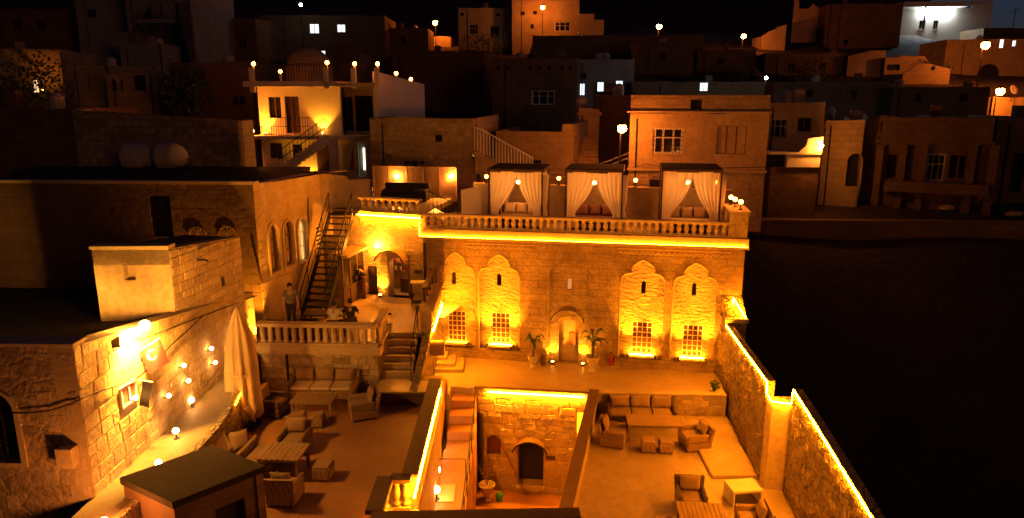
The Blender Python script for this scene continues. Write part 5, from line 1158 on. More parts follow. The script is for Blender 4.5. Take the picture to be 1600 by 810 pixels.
def seat_chair(label, loc, rz):
    t = thing('dining_chair', label, 'chair', loc, rz, 'dining chairs on the upper terrace'); MB().rbox(-.22, .22, -.25, .22, .40, .445, .01).build('seat', 'dark_wood', t); MB().rbox(-.22, .22, .20, .24, .46, .72, .01).build('backrest', 'dark_wood', t)
    for xx in (-.2, .2):
        MB().box(xx - .02, xx + .02, -.24, -.2, 0, .40).build('leg', 'dark_wood', t); MB().box(xx - .02, xx + .02, .2, .24, 0, .46).build('leg', 'dark_wood', t)
for (u, lab, cl, shirt, dy, dx_) in ((521, 'seated person in a pale yellow shirt with their back to the balustrade', 'chair under the person in the pale yellow shirt', 'shirt_pale', 0, 0), (547, 'seated person in dark clothes right of the pale yellow shirt', 'chair under the seated person in dark clothes', 'cloth_dark', .3, .0)):
    q = Vector((atY(u, 480, 24.6 + dy).x, 24.6 + dy, 2.4)); person(lab, q, R(180 + (8 if dy else -5)), sit, shirt, 'cloth_dark', 1.74); seat_chair(cl, q + Vector((0, -.02, 0)), R(180))
bend = dict(pelvis=(0, .1, .90), belly=(0, .0, 1.03), chest=(0, -.16, 1.17), neck=(0, -.29, 1.26), chin=(0, -.36, 1.28), head=(0, -.42, 1.33), crown=(0, -.47, 1.40), shl=(.18, -.22, 1.22), ell=(.22, -.30, .95), wrl=(.16, -.46, .80), hal=(.14, -.52, .76), shr=(-.18, -.22, 1.22), elr=(-.22, -.30, .95), wrr=(-.16, -.46, .80), har=(-.14, -.52, .76))
q = K.w(K.uv(579, 468)[0] + .05, -.55, KZ); person('stooping person in dark jacket and brown trousers by the kitchen door', q, R(-75), bend, 'cloth_dark', 'cloth_brown', 1.76)
seat_chair('wooden chair beside the stooping person at the kitchen door', K.w(K.uv(566, 470)[0], -.75, KZ), R(160))
# ================================================================== HOUSES UP THE HILLSIDE
def house(label, u0, u1, vt, Y0, Y1=None, depth=6.0, mat='house_stone', wins=(), zb=None, parapet=.35, name='hill_house', cat='house', arch=(), cornice=None, steps_top=None, roof_mat='roof_dark'):
    Y1 = Y1 or Y0; a, b = atY(u0, vt, Y0), atY(u1, vt, Y1); fr = Frame(a, b); top = a.z
    if zb is None: zb = min(hill(a.x, a.y), hill(b.x, b.y)) - 1.2
    t = thing(name, label, cat, (fr.o.x, fr.o.y, 0), fr.rz, 'houses on the hillside'); holes = []; made = []
    for w in wins:
        r = fr.rect(*w[:4]); holes.append(rect_loop(*r)); made.append((r, w[4]))
    for w in arch:
        r = fr.rect(*w[:4]); holes.append(arch_loop(r[0], r[1], r[2], max(r[2] + .1, r[3] - (r[1] - r[0]) / 2))); made.append((r, 'arch'))
    L = fr.L
    hr_ = random.Random(int(u0 * 3 + vt)); ns_ = max(2, int(L / .8))
    outer = ([(0, zb), (L, zb)] + [(L * (1 - k / ns_), top + hr_.uniform(-.07, .05)) for k in range(ns_ + 1)]) if not steps_top else [(0, zb), (L, zb)] + [(L * s, top + dz) for s, dz in steps_top]
    MB().panel(outer, holes, 0, .3).build('wall', mat, t)
    tl = top if not steps_top else top + steps_top[-1][1]; tr = top if not steps_top else top + steps_top[0][1]
    MB().add([(0, .002, zb), (0, depth, zb), (0, depth, tl), (0, .002, tl)], [(0, 1, 2, 3)]).build('wall', mat, t)
    MB().add([(L, .002, zb), (L, depth, zb), (L, depth, tr), (L, .002, tr)], [(0, 1, 2, 3)]).build('wall', mat, t)
    if not steps_top: MB().box(0.01, L - .01, .31, depth, top - parapet - .2, top - parapet).build('roof', roof_mat, t)
    if not steps_top and depth >= 5:
        if hr_.random() < .5:
            x_ = hr_.uniform(.2, .8) * L; MB().lathe([(.35, 0), (.38, .1), (.38, .9), (.2, 1.05), (.1, 1.1)], 10, (x_, depth * .5, top - parapet)).build('roof_tank', 'tank', t)
        if hr_.random() < .6:
            x_ = hr_.uniform(.1, .9) * L; MB().rbox(x_ - .3, x_ + .3, 1.2, 1.7, top - parapet, top + hr_.uniform(.5, .9), .03).build('chimney', mat, t)
        x_ = hr_.uniform(.05, .2) * L; MB().tube([(x_, -.05, top - .3), (x_ + .02, -.05, zb)], .04, 5).build('drain_pipe', 'black_metal', t)
    if cornice: zc_ = fr.uv((u0 + u1) / 2, cornice)[1]; MB().box(-.12, L + .12, -.14, -.002, zc_ - .09, zc_ + .09).build('cornice', mat, t)
    for r, kind in made:
        x0, x1, z0, z1 = r; w_ = x1 - x0; h_ = z1 - z0
        if kind in ('dark', 'lit', 'warm', 'grid', 'red'):
            fm = 'white_metal' if kind in ('lit', 'grid') else 'brown_wood'
            win = MB().panel(rect_loop(x0, x1, z0, z1), [rect_loop(x0 + w_ * .09, x1 - w_ * .09, z0 + h_ * .07, z1 - h_ * .07)], .1, .16).build('window', fm, t)
            MB().box(x0 + w_ * .05, x1 - w_ * .05, .17, .2, z0 + h_ * .04, z1 - h_ * .04).build('pane', {'lit': 'lit_cool', 'warm': 'lit_warm', 'red': 'curtain_red'}.get(kind, 'pane_dark'), win)
            nm = 3 if kind == 'grid' else 2
            for k in range(1, nm): xx = x0 + w_ * k / nm; MB().box(xx - w_ * .03, xx + w_ * .03, .09, .15, z0 + .003, z1 - .003).build('mullion', fm, win)
            if kind == 'grid':
                zz = z0 + h_ * .62; MB().box(x0 + .003, x1 - .003, .085, .14, zz - .03, zz + .03).build('glazing_bar', fm, win)
                for k in range(1, 9): xx = x0 + w_ * k / 9; MB().box(xx - .01, xx + .01, .02, .04, z0, z1).build('grille_bar', 'black_metal', win)
                for k in range(1, 6): zz = z0 + h_ * k / 6; MB().box(x0, x1, .041, .06, zz - .01, zz + .01).build('grille_bar', 'black_metal', win)
            MB().box(x0 - .06, x1 + .06, -.06, .1, z0 - .09, z0 - .003).build('window_sill', mat, t)
        elif kind == 'shutter':
            win = MB().box(x0, x1, .12, .16, z0, z1).build('shutter', 'brown_wood', t)
            for k in range(3): MB().box(x0 + w_ * k / 3 + .04, x0 + w_ * (k + 1) / 3 - .04, .09, .118, z0 + .03, z1 - .03).build('panel', 'plaster', win)
        elif kind == 'door':
            dd = MB().box(x0, x1, .15, .2, z0, z1).build('door', 'dark_wood', t); MB().box(x0 + w_ * .8, x0 + w_ * .9, .12, .15, z0 + h_ * .45, z0 + h_ * .5).build('door_handle', 'white_metal', dd)
        elif kind == 'hole': MB().box(x0 - .02, x1 + .02, .29, .3, z0 - .02, z1 + .02).build('opening', 'hole_dark', t)
        elif kind == 'litdoor': MB().box(x0, x1, .2, .22, z0, z1).build('lit_opening', 'lit_cool', t)
        elif kind == 'arch': MB().box(x0 - .02, x1 + .02, .285, .3, z0, z1 + .02).build('opening', 'hole_dark', t)
    return t, fr, top
def street_lamp(p, label, ground=None, mat='street', r=.13, energy=None, color=SOD, arm=True, pole=True):
    t = thing('street_lamp', label, 'street lamp', (p.x, p.y, p.z), 0, 'street lamps on the hillside')
    MB().ball((0, 0, 0), r, 2).build('bulb', mat, t, True)
    g = hill(p.x, p.y) - .5 if ground is None else ground
    if pole:
        MB().tube([(0, .45 if arm else 0, g - p.z), (0, .45 if arm else 0, .1 if arm else -r)], [.07, .045], 6).build('pole', 'black_metal', t)
        if arm: MB().tube([(0, .45, .08), (0, .2, r + .12), (0, 0, r + .1)], .03, 5).build('arm', 'black_metal', t); MB().lathe([(.02, r + .15), (r * .9, r + .02), (r * 1.1, r * .7)], 10).build('hood', 'black_metal', t)
    return t
# --- near row behind the roof terrace
house('rubble-walled house with a small dark hole high in its wall behind the lattice screen', 577, 744, 184, 37.0, 36.2, 7, 'house_stone', [(628, 251, 666, 268, 'grid'), (679, 211, 690.5, 222, 'hole'), (737, 238, 744, 248, 'dark')], 4.5, name='rubble_house')
rh = bpy.data.objects['rubble_house']
fr = Frame(atY(577, 184, 37.0), atY(744, 184, 36.2)); x1_ = fr.uv(700, 240)[0]
z0_, z1_ = fr.uv(650, 272)[1], fr.uv(650, 228)[1]; r_ = fr.rect(628, 251, 666, 268)
lay_stones(rh, x1_, z0_ - .6, z1_, .33, .25, .55, 'rubble', 'rubble', holes=[(r_[0] - .1, r_[1] + .1, r_[2] - .1, r_[3] + .1)], proud=.06, gap=.05, limit=140, rnd=random.Random(61))
lay_stones(rh, fr.L - .05, z1_ + .25, fr.uv(650, 186)[1], .2, .3, .42, 'ashlar', 'ashlar', holes=[(fr.rect(679, 211, 690.5, 222))], proud=.02, limit=240, rnd=random.Random(62))
# outside stair with white rail
s0, s1 = atY(742, 234, 36.0), atY(832, 268, 36.0)
ws = thing('outside_stair', 'outside house stair with a white picket railing', 'stair', (s0.x, 35.9, s0.z), 0)
nst = 12; dx_, dz_ = (s1.x - s0.x) / nst, (s1.z - s0.z - .4) / nst
for k in range(nst): MB().box(dx_ * k, dx_ * (k + 1) - .003, 0, .9, dz_ * (k + 1) - 1.1, dz_ * (k + 1) + .02).build('step', 'house_stone', ws)
tp = atY(742, 200, 35.9).z - s0.z
for k in range(20): q = k / 19 * nst; xx = dx_ * q; zz = dz_ * max(0, q) ; MB().box(xx - .02, xx + .02, -.06, -.02, zz, zz + tp + .02).build('picket', 'white_metal', ws)
MB().tube([(0, -.04, tp + .02), (.35, -.04, tp - .08), (dx_ * nst, -.04, dz_ * nst + tp)], .035, 5).build('top_rail', 'white_metal', ws)
house('low stone house right of the white picket stair', 775, 896, 205, 39.5, 38.5, 6, 'house_stone', [(829, 250, 846, 264, 'grid')], 4.5, steps_top=[(1, .42), (.86, .42), (.86, 0), (0, 0)])
house('plastered two-storey house with barred windows above the right cabana', 985, 1203, 176, 37.0, 35.6, 8, 'plaster', [(1020, 200, 1068, 241, 'grid'), (1120, 197, 1166, 241, 'shutter')], 4.2, name='barred_window_house', parapet=.2)
bh = bpy.data.objects['barred_window_house']; fr = Frame(atY(985, 176, 37.0), atY(1203, 176, 35.6)); tz = fr.uv(1090, 176)[1]; tz2 = fr.uv(1090, 149)[1]; zl = fr.uv(1090, 266)[1]
vr = fr.rect(1079, 156, 1097, 171)
MB().panel(rect_loop(.0, fr.L, tz + .06, tz2), [rect_loop(*vr)], .1, .35).build('attic_wall', 'house_stone', bh); MB().box(vr[0], vr[1], .3, .33, vr[2], vr[3]).build('vent', 'hole_dark', bh)
MB().add([(0, .1, tz + .06), (0, 7, tz + .06), (0, 7, tz2), (0, .1, tz2)], [(0, 1, 2, 3)]).build('attic_wall', 'house_stone', bh)
MB().box(-.15, fr.L + .1, -.18, .4, tz - .02, tz + .058).build('cornice', 'coping_pale', bh)
MB().box(-.05, fr.L + .05, -.16, -.002, zl - .07, zl + .05).build('ledge', 'coping_pale', bh)
lay_stones(bh, fr.L - .02, 4.9, zl - .09, .38, .45, .85, 'ashlar', holes=[fr.rect(1015, 281, 1036, 296), fr.rect(1131, 281, 1168, 318)], proud=.05, limit=90, rnd=random.Random(71))
for rr, mt in ((fr.rect(1015, 281, 1036, 296), 'pane_dark'), (fr.rect(1131, 281, 1168, 318), 'plaster')): MB().box(rr[0], rr[1], -.03, -.002, rr[2], rr[3]).build('shutter', mt, bh)
MB().tube([(q[0], -.1, q[1]) for q in (fr.uv(988, 262), fr.uv(1010, 256), fr.uv(1040, 262), fr.uv(1100, 263), fr.uv(1200, 261))], .02, 4).build('cable', 'black_metal', bh)
# sodium lamp at its corner
sp = atY(972, 201, 35.4); street_lamp(sp, 'bright orange street lamp at the corner of the barred-window house', 4.0, 'street', .22)
# overhead wires
a = atY(800, 266, 36.5); b = atY(985, 238, 36.8)
for k, (dz, lb) in enumerate(((0, 'upper'), (-.25, 'lower'))):
    pts = [a.lerp(b, t / 12) + Vector((0, 0, dz - .5 * math.sin(math.pi * t / 12))) for t in range(13)]
    tag(MB().tube(pts, .012, 4).build('overhead_wire', 'white_metal'), lb + ' of two overhead wires sagging above the middle cabana', 'wire', 'overhead wires')
# alley between
house('lit narrow house end beside the dark stepped alley', 905, 937, 170, 44, 44, 5, 'plaster', [], 4.5, cornice=178)
al = thing('alley_steps', 'stone steps climbing the dark alley behind the middle cabana', 'steps', (atY(902, 250, 40).x, 40, atY(902, 256, 40).z), 0)
for k in range(8): MB().box(0, 1.2, .35 * k, .35 * k + .36, -3, .17 * (k + 1)).build('step', 'house_stone', al)

# --- white hostel with terraces
WY = 40.0; wa = atY(402, 140, WY); wb = atY(532, 140, WY); WH = Frame((wa.x, WY), (wb.x, WY - .2))
wz0 = 5.3; zf = WH.uv(460, 209)[1]; zt = WH.uv(460, 190)[1]; zp = zt
wh = thing('lit_terrace_house', 'bright orange-lit two-storey house with roof terrace pillars and an outside stair', 'house', (WH.o.x, WH.o.y, 0), WH.rz, 'houses on the hillside')
ws_ = [WH.rect(420, 152, 439, 184), WH.rect(446, 151, 468, 208), WH.rect(456, 226, 472, 248), WH.rect(421, 224, 441, 248)]
zroof = WH.uv(460, 136)[1]
MB().panel(rect_loop(0, WH.L, wz0, zroof), [rect_loop(*w_) for w_ in ws_], 0, .3).build('wall', 'plaster_white', wh)
MB().box(-.003, -.0, 0.01, 6, wz0, zroof).build('wall', 'plaster_white', wh)
for k, w_ in enumerate(ws_): 
    o = MB().box(w_[0], w_[1], .14, .18, w_[2], w_[3]).build('window' if k != 1 else 'door', 'pane_dark' if k != 1 else 'dark_wood', wh)
    MB().box((w_[0] + w_[1]) / 2 - .03, (w_[0] + w_[1]) / 2 + .03, .1, .138, w_[2], w_[3]).build('mullion', 'dark_wood', o)
x2 = WH.uv(585, 160)[0]; x3 = WH.uv(640, 150)[0]
# roof slab, pillars and rails
MB().box(-.35, WH.L + .1, -1.0, 5, zroof + .003, zroof + .28).build('roof_slab', 'plaster_white', wh)
# upper and lower floors to the right (set back, dark)
MB().box(WH.L, x2, .8, .95, wz0, zroof + .1).build('wall', 'plaster', wh)
for (u_, v_, uu, vv) in ((529, 152, 552, 205), (556, 150, 583, 205)): rr = WH.rect(u_, v_, uu, vv, .8); MB().box(rr[0], rr[1], .72, .798, rr[2], rr[3]).build('door', 'pane_dark', wh)
MB().box(WH.L + .1, x2 + .2, -1.0, 5, zroof + .003, zroof + .2).build('roof_slab', 'plaster', wh)
MB().prism([(x2, -.2), (x2 + .2, -.2), (x3, 5), (x3 - .2, 5)], wz0, [zroof + .8, zroof + .8, zroof + .2, zroof + .2]).build('side_wall', 'plaster_white', wh)
pls = (396, 511, 554, 590)
for u_ in pls:
    x_ = WH.uv(u_, 150, -.9)[0]; ztp = WH.uv(u_, 106, -.9)[1]; MB().box(x_ - .12, x_ + .12, -1.0, -.76, zroof - .1 if u_ != 396 else zroof - .3, ztp).build('pillar', 'plaster_white', wh)
MB().box(-.4, WH.uv(590, 150, -.9)[0], -.9, -.87, zroof + 1.15, zroof + 1.19).build('terrace_rail', 'black_metal', wh)
for k in range(44): xx = -.35 + k * (x2 + .3) / 44; MB().box(xx - .01, xx + .01, -.9, -.88, zroof + .29, zroof + 1.15).build('rail_bar', 'black_metal', wh)
# balcony slab, rails, stair
zb1 = WH.uv(460, 211)[1]
MB().box(-.3, WH.uv(575, 212)[0], -1.2, -.01, zb1 - .18, zb1).build('balcony', 'plaster_white', wh)
for zz in (.95, .5): MB().box(-.3, WH.uv(497, 212)[0], -1.16, -1.13, zb1 + zz, zb1 + zz + .03).build('balcony_rail', 'black_metal', wh)
for k in range(26): xx = -.28 + k * (WH.uv(497, 212)[0] + .25) / 26; MB().box(xx - .01, xx + .01, -1.155, -1.135, zb1, zb1 + .95).build('rail_bar', 'black_metal', wh)
xs0, zs0 = WH.uv(442, 262, -1.5); xs1, zs1 = WH.uv(513, 212, -1.5); n = 11
for k in range(n): a_ = xs0 + (xs1 - xs0) * k / n; b_ = xs0 + (xs1 - xs0) * (k + 1) / n; zz = zs0 + (zs1 - zs0) * (k + 1) / n; MB().box(a_, b_ - .003, -2.1, -1.22, zz - .45, zz).build('stair_step', 'plaster_white', wh)
for zz in (.45, .9): MB().tube([(xs0, -2.05, zs0 + zz), (xs1, -2.05, zs1 + zz)], .025, 5).build('stair_rail', 'black_metal', wh)
for k in range(13): q = k / 12; xx = xs0 + (xs1 - xs0) * q; zz = zs0 + (zs1 - zs0) * q; MB().box(xx - .01, xx + .01, -2.06, -2.04, zz, zz + .9).build('rail_bar', 'black_metal', wh)
xq = WH.uv(521, 240, -1.2)[0]; MB().box(xq - .2, xq + .2, -1.3, -.9, wz0, zb1 - .19).build('pillar', 'plaster_white', wh)
# ground floor right: orange-lit room front with window and pale lit passage
gw = WH.rect(532, 225, 553, 266); gd = WH.rect(496, 226, 514, 276); gl_ = WH.rect(560, 222, 572, 276)
MB().panel(rect_loop(WH.L + .01, x2, wz0, zb1 - .2), [rect_loop(gw[0], gw[1], gw[2], gw[3]), rect_loop(gl_[0], gl_[1], gl_[2], gl_[3])], -.05, .2).build('wall', 'plaster_white', wh)
MB().box(gw[0], gw[1], .06, .1, gw[2], gw[3]).build('window', 'curtain_red', wh); MB().box(gd[0], gd[1], -.06, -.003, wz0 + .5, gd[3]).build('door', 'dark_wood', wh)
MB().box(gl_[0] - .3, gl_[1] + .3, .9, .95, gl_[2], gl_[3]).build('passage_wall', 'plaster_grey', wh); MB().box(gl_[0] + .1, gl_[0] + .16, .75, .8, gl_[2] + .3, gl_[3] - .4).build('tube_light', 'lit_strip', wh)
for k, (u_, v_, uu) in enumerate(((416, 205, 0), (504, 204, 0), (483, 273, 0))):
    x_, z_ = WH.uv(u_, v_, -.2)
    uplight(Vector(WH.w(x_, -.25, zb1 if k < 2 else 6.2)), ('left uplight on the balcony of the orange-lit house', 'right uplight on the balcony of the orange-lit house', 'uplight under the outside stair of the orange-lit house')[k], (480, 480, 250)[k], WH.rz)
gm = MB().ball((0, 0, 0), .10, 2).mesh('globe', 'globe_small', True); gm2 = MB().ball((0, 0, 0), .10, 2).mesh('globe', 'globe_strong', True)
for k, (u, v, yy, l) in enumerate(((396, 100, -.9, 'globe lamp on the left corner pillar of the orange-lit house'), (511, 98, -.9, 'globe lamp on the second roof pillar of the orange-lit house'), (554, 100, -.9, 'globe lamp on the third roof pillar of the orange-lit house'), (590, 100, -.9, 'globe lamp on the tall right pillar of the orange-lit house'), (619, 115, 2, 'globe lamp on a post behind the tall right pillar'), (642, 124, 4, 'farthest right globe lamp on a post behind the orange-lit house'), (438, 112, 3, 'globe lamp at the back of the roof terrace near the dome'), (382, 204, -1, 'left of two globe lamps at the foot of the orange-lit house'), (394, 205, -1, 'right of two globe lamps at the foot of the orange-lit house'))):
    x_, z_ = WH.uv(u, v, yy); q = WH.w(x_, yy, z_); t = thing('post_lamp', l, 'lamp', q, 0, 'globe lamps on the orange-lit house'); link('globe', gm if k < 7 else gm2, t)
    low = zroof if k in (4, 5, 6) else (5.5 if k > 6 else z_ - .35); MB().tube([(0, 0, low - z_), (0, 0, -.09)], .035 if k < 4 else .07, 6).build('post', 'plaster_white', t)
# dome behind
dc = atY(482, 104, 50); dm = thing('stone_dome', 'shallow stone dome behind the roof terrace of the orange-lit house', 'dome', (dc.x, 50, dc.z), 0)
MB().lathe([(1.5 * math.cos(R(a_)) + .02, 1.25 * math.sin(R(a_))) for a_ in range(0, 90, 11)], 18).build('shell', 'house_stone', dm, True); MB().lathe([(1.6, -3), (1.6, 0)], 18).build('drum', 'house_stone', dm)
# --- low wall before the orange-lit house, rubble building with tanks
house('long rubble-built house with two ribbed tanks in front', 112, 371, 172, 35.0, 33.2, 1.2, 'house_stone', [], 5.5, name='tank_house', steps_top=[(1, -.45), (.0, 0)])
th = bpy.data.objects['tank_house']; fr = Frame(atY(112, 172, 35.0), atY(371, 172, 33.2)); tz = atY(112, 172, 35).z
lay_stones(th, fr.L, 7.7, lambda x: tz - .05 - .045 * x, .3, .22, .5, 'rubble', 'rubble', proud=.05, gap=.04, limit=270, rnd=random.Random(81))
house('dark blank house front at the left edge beside the rubble-built house', -60, 111, 170, 35.2, 35.05, 6, 'house_unlit', [], 5.5)
for k, (u, l) in enumerate(((215, 'left of two pale ribbed tanks before the rubble-built house'), (267, 'right of two pale ribbed tanks before the rubble-built house'))):
    q = atY(u, 245, 32.2); t = thing('water_tank', l, 'tank', (q.x, 32.2, q.z), 0, 'ribbed water tanks')
    MB().lathe([(.08, -.78), (.40, -.72), (.60, -.5), (.64, -.42), (.62, -.38), (.66, -.1), (.64, -.06), (.66, .02), (.60, .26), (.58, .3), (.46, .5), (.28, .66), (.05, .74)], 20).build('shell', 'tank', t, True, (0, 0, 0), (0, R(90), 0))
    for sx in (-1, 1): MB().box(sx * .45 - .05, sx * .45 + .05, -.4, .4, -1.05, -.40).build('cradle', 'black_metal', t)
tag(MB().box(-22, -9.4, 31.2, 33.2, 6.9, 7.75).build('back_roof', 'roof_dark'), 'dark flat roof carrying the two ribbed tanks', 'roof')
# --- further left and up
house('dim house with a small lit arched window at the far left', -20, 92, 76, 60, 61, 8, 'house_stone', [(50, 124, 60, 146, 'warm')], None, cornice=79)
house('dim stone house with terrace posts below the grey house', 112, 164, 102, 56, 56, 6, 'house_stone', [(136, 118, 141, 140, 'hole')])
house('low dim house with open terrace bays', 164, 232, 116, 54, 54, 6, 'house_stone', [(175, 126, 182, 142, 'hole'), (186, 126, 192, 142, 'hole'), (208, 118, 228, 142, 'hole')])
house('dark house with a barred window left of the orange-lit house', 262, 392, 98, 52, 51, 8, 'house_unlit', [(360, 150, 384, 165, 'dark'), (300, 112, 318, 130, 'dark')])
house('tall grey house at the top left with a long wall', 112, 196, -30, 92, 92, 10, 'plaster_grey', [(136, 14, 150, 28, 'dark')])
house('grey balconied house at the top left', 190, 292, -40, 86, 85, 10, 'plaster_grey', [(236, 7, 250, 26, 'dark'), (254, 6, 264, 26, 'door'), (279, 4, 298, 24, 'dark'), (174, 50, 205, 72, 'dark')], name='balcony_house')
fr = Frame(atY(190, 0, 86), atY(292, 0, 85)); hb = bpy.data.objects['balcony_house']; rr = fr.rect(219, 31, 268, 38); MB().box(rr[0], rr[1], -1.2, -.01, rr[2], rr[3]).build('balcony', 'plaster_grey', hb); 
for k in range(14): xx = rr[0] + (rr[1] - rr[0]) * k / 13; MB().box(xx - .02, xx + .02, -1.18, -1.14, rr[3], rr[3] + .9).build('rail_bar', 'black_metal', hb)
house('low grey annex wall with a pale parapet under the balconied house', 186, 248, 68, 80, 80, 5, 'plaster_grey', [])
house('dark brown house at the upper left edge', -30, 108, 14, 100, 100, 10, 'house_unlit', [(20, 30, 34, 46, 'dark'), (56, 32, 70, 48, 'dark')])
house('unlit house right of the grey balconied house', 300, 398, 30, 95, 94, 8, 'house_unlit', [(340, 58, 352, 74, 'dark'), (372, 60, 384, 76, 'dark')])
house('dark house high up with two cool lit windows', 405, 600, 24, 100, 100, 10, 'house_unlit', [(483, 37, 499, 53, 'lit'), (526, 38, 540, 51, 'lit'), (418, 41, 426, 55, 'dark')])
house('dark gabled house with a small lit grid window behind the dome', 470, 560, 76, 66, 66, 6, 'house_unlit', [(495, 79, 509, 92, 'lit')], steps_top=[(1, -.3), (.75, .9), (.55, 0), (0, 0)])
house('long blank dim house wall left of the brick-brown house', 612, 757, 80, 70, 69, 8, 'house_unlit', [])
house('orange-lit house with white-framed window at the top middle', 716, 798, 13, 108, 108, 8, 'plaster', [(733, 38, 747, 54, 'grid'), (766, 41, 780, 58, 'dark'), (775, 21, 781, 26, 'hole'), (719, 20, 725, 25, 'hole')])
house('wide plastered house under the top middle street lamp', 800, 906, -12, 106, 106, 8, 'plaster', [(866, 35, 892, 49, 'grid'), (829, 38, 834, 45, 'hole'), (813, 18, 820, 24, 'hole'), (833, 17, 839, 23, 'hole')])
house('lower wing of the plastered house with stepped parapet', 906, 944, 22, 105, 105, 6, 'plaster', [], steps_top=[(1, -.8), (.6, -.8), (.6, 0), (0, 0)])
house('dark long roofed house below the top middle street lamp', 832, 1100, 56, 98, 97, 8, 'house_unlit', [])
house('brick-brown dark house with pierced parapet in the middle', 768, 902, 92, 62, 61, 8, 'house_unlit', [(830, 142, 868, 164, 'grid')] + [(u_, 104, u_ + 5, 109, 'hole') for u_ in (775, 790, 826, 840, 855, 876, 888)])
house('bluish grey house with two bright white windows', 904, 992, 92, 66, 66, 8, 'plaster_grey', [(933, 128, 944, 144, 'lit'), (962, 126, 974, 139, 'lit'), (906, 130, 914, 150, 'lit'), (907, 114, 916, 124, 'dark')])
house('small bright stub wall under the upper left street lamp', 676, 704, 57, 112, 112, 4, 'plaster', [])
house('dark house roof left of the plastered two-storey house', 930, 984, 148, 48, 47, 6, 'house_unlit', [])
house('dark house with a small blue lit window right of middle', 992, 1196, 128, 62, 61, 8, 'house_unlit', [(1093, 129, 1107, 143, 'lit')])
# --- right
house('house with white-framed window behind the lamp-lit balcony', 1202, 1290, 160, 41, 41, 6, 'plaster', [(1203, 186, 1230, 216, 'grid'), (1246, 184, 1268, 206, 'dark')])
bc = thing('lit_balcony', 'cream balcony block with a lamp on its corner right of the barred-window house', 'balcony', (atY(1203, 240, 38.2).x, 38.2, 0), 0)
q0, q1, q2 = atY(1203, 238, 38.2), atY(1284, 238, 38.2), atY(1230, 262, 38.2); x_ = q0.x; L = q1.x - q0.x
MB().box(0, L, 0, 1.6, q0.z - .12, q0.z).build('slab', 'plaster_white', bc)
zz1 = atY(1260, 214, 38.2).z; MB().panel([(L * .55, q0.z), (L, q0.z), (L, zz1), (L * .72, zz1 - .1), (L * .68, q0.z + .3)], [], 0, .15).build('parapet', 'plaster_white', bc)
MB().box(L * .36, L, .1, 1.5, q2.z, q0.z - .123).build('wall', 'plaster_white', bc); MB().box(0, L * .35, .4, 1.5, q2.z, q0.z - .123).build('doorway', 'hole_dark', bc)
MB().box(.2, L, .2, 1.6, 4.0, q2.z - .003).build('base', 'house_unlit', bc)
lp2 = atY(1284, 228, 38.0); t = thing('wall_lamp', 'small glaring lamp on the corner of the cream balcony', 'lamp', lp2, 0); MB().ball((0, 0, 0), .09, 2).build('bulb', 'wall_bulb', t, True); MB().box(-.1, 0, .05, .3, -.03, .03).build('bracket', 'black_metal', t)
house('tall dim wall with a blue arched door beside the balcony', 1290, 1352, 188, 40.5, 40, 6, 'house_stone', [], 4, arch=[(1323, 240, 1347, 292)])
house('large dim stone house with broad columns and balcony at the right', 1356, 1556, 182, 41, 38.5, 9, 'house_unlit', [(1384, 240, 1420, 282, 'dark'), (1448, 240, 1476, 284, 'grid'), (1482, 240, 1512, 282, 'dark')], 4, name='column_house', cornice=222)
ch_ = bpy.data.objects['column_house']; fr = Frame(atY(1356, 182, 41), atY(1556, 182, 38.5))
for u_ in (1372, 1408, 1440, 1516, 1550): x_ = fr.uv(u_, 260)[0]; MB().box(x_ - .18, x_ + .18, -.35, -.003, 4.2, fr.uv(u_, 226)[1]).build('column', 'house_unlit', ch_)
rr = fr.rect(1380, 284, 1540, 300); MB().box(rr[0], rr[1], -.9, -.003, rr[2], rr[3]).build('balcony', 'house_unlit', ch_)
for k in range(40): xx = fr.L * (k + .5) / 40; MB().box(xx - .08, xx + .08, -.08, -.003, fr.uv(1450, 216)[1], fr.uv(1450, 207)[1]).build('dentil', 'house_unlit', ch_)
house('dark end house at the right edge of the lane', 1560, 1680, 186, 40, 40, 8, 'house_unlit', [(1580, 240, 1600, 300, 'hole')], 4)
house('orange-lit ruined wall high on the right', 1240, 1300, 12, 118, 116, 5, 'plaster', [], steps_top=[(1, .3), (.8, .1), (.75, -.6), (.5, .5), (.4, -.3), (.15, -.2), (.12, 1.5), (0, 1.5)])
house('small lit broken wall near the right street lamp', 1190, 1228, 52, 110, 110, 4, 'plaster', [], steps_top=[(1, 1.2), (.3, .2), (0, -.5)])
house('dark block between the ruined walls on the upper right', 1300, 1412, 6, 112, 112, 9, 'house_unlit', [(1268 + 50, 62, 1326, 70, 'hole')])
house('cool white-lit house on the skyline at the upper right', 1404, 1552, 4, 128, 126, 6, 'plaster_white', [(1436, 32, 1446, 46, 'dark'), (1458, 32, 1466, 46, 'dark')], name='white_lit_house', steps_top=[(1, .1), (.78, .1), (.78, -1.1), (.68, -1.1), (.68, 0), (0, 0)])
wl = bpy.data.objects['white_lit_house']; fr = Frame(atY(1404, 4, 128), atY(1552, 4, 126))
rr = fr.rect(1404, 5, 1505, 13); MB().box(rr[0], rr[1], -2.2, -.01, rr[2], rr[3]).build('roof_slab', 'plaster_white', wl)
MB().box(*(fr.rect(1436, 10, 1438, 45)[:2]), -2.1, -1.9, fr.uv(1430, 48)[1], rr[2] - .003).build('post', 'black_metal', wl)
for k, u_ in enumerate((1448, 1476)):
    x_, z_ = fr.uv(u_, 17); MB().box(x_ - .9, x_ + .9, -.22, -.1, z_ - .07, z_ + .07).build('tube_light', 'street_cool', wl)
house('orange-lit ruined house on the right slope', 1326, 1384, 84, 88, 87, 5, 'house_stone', [], name='ruined_house', steps_top=[(1, .3), (.6, .3), (.0, -.3)])
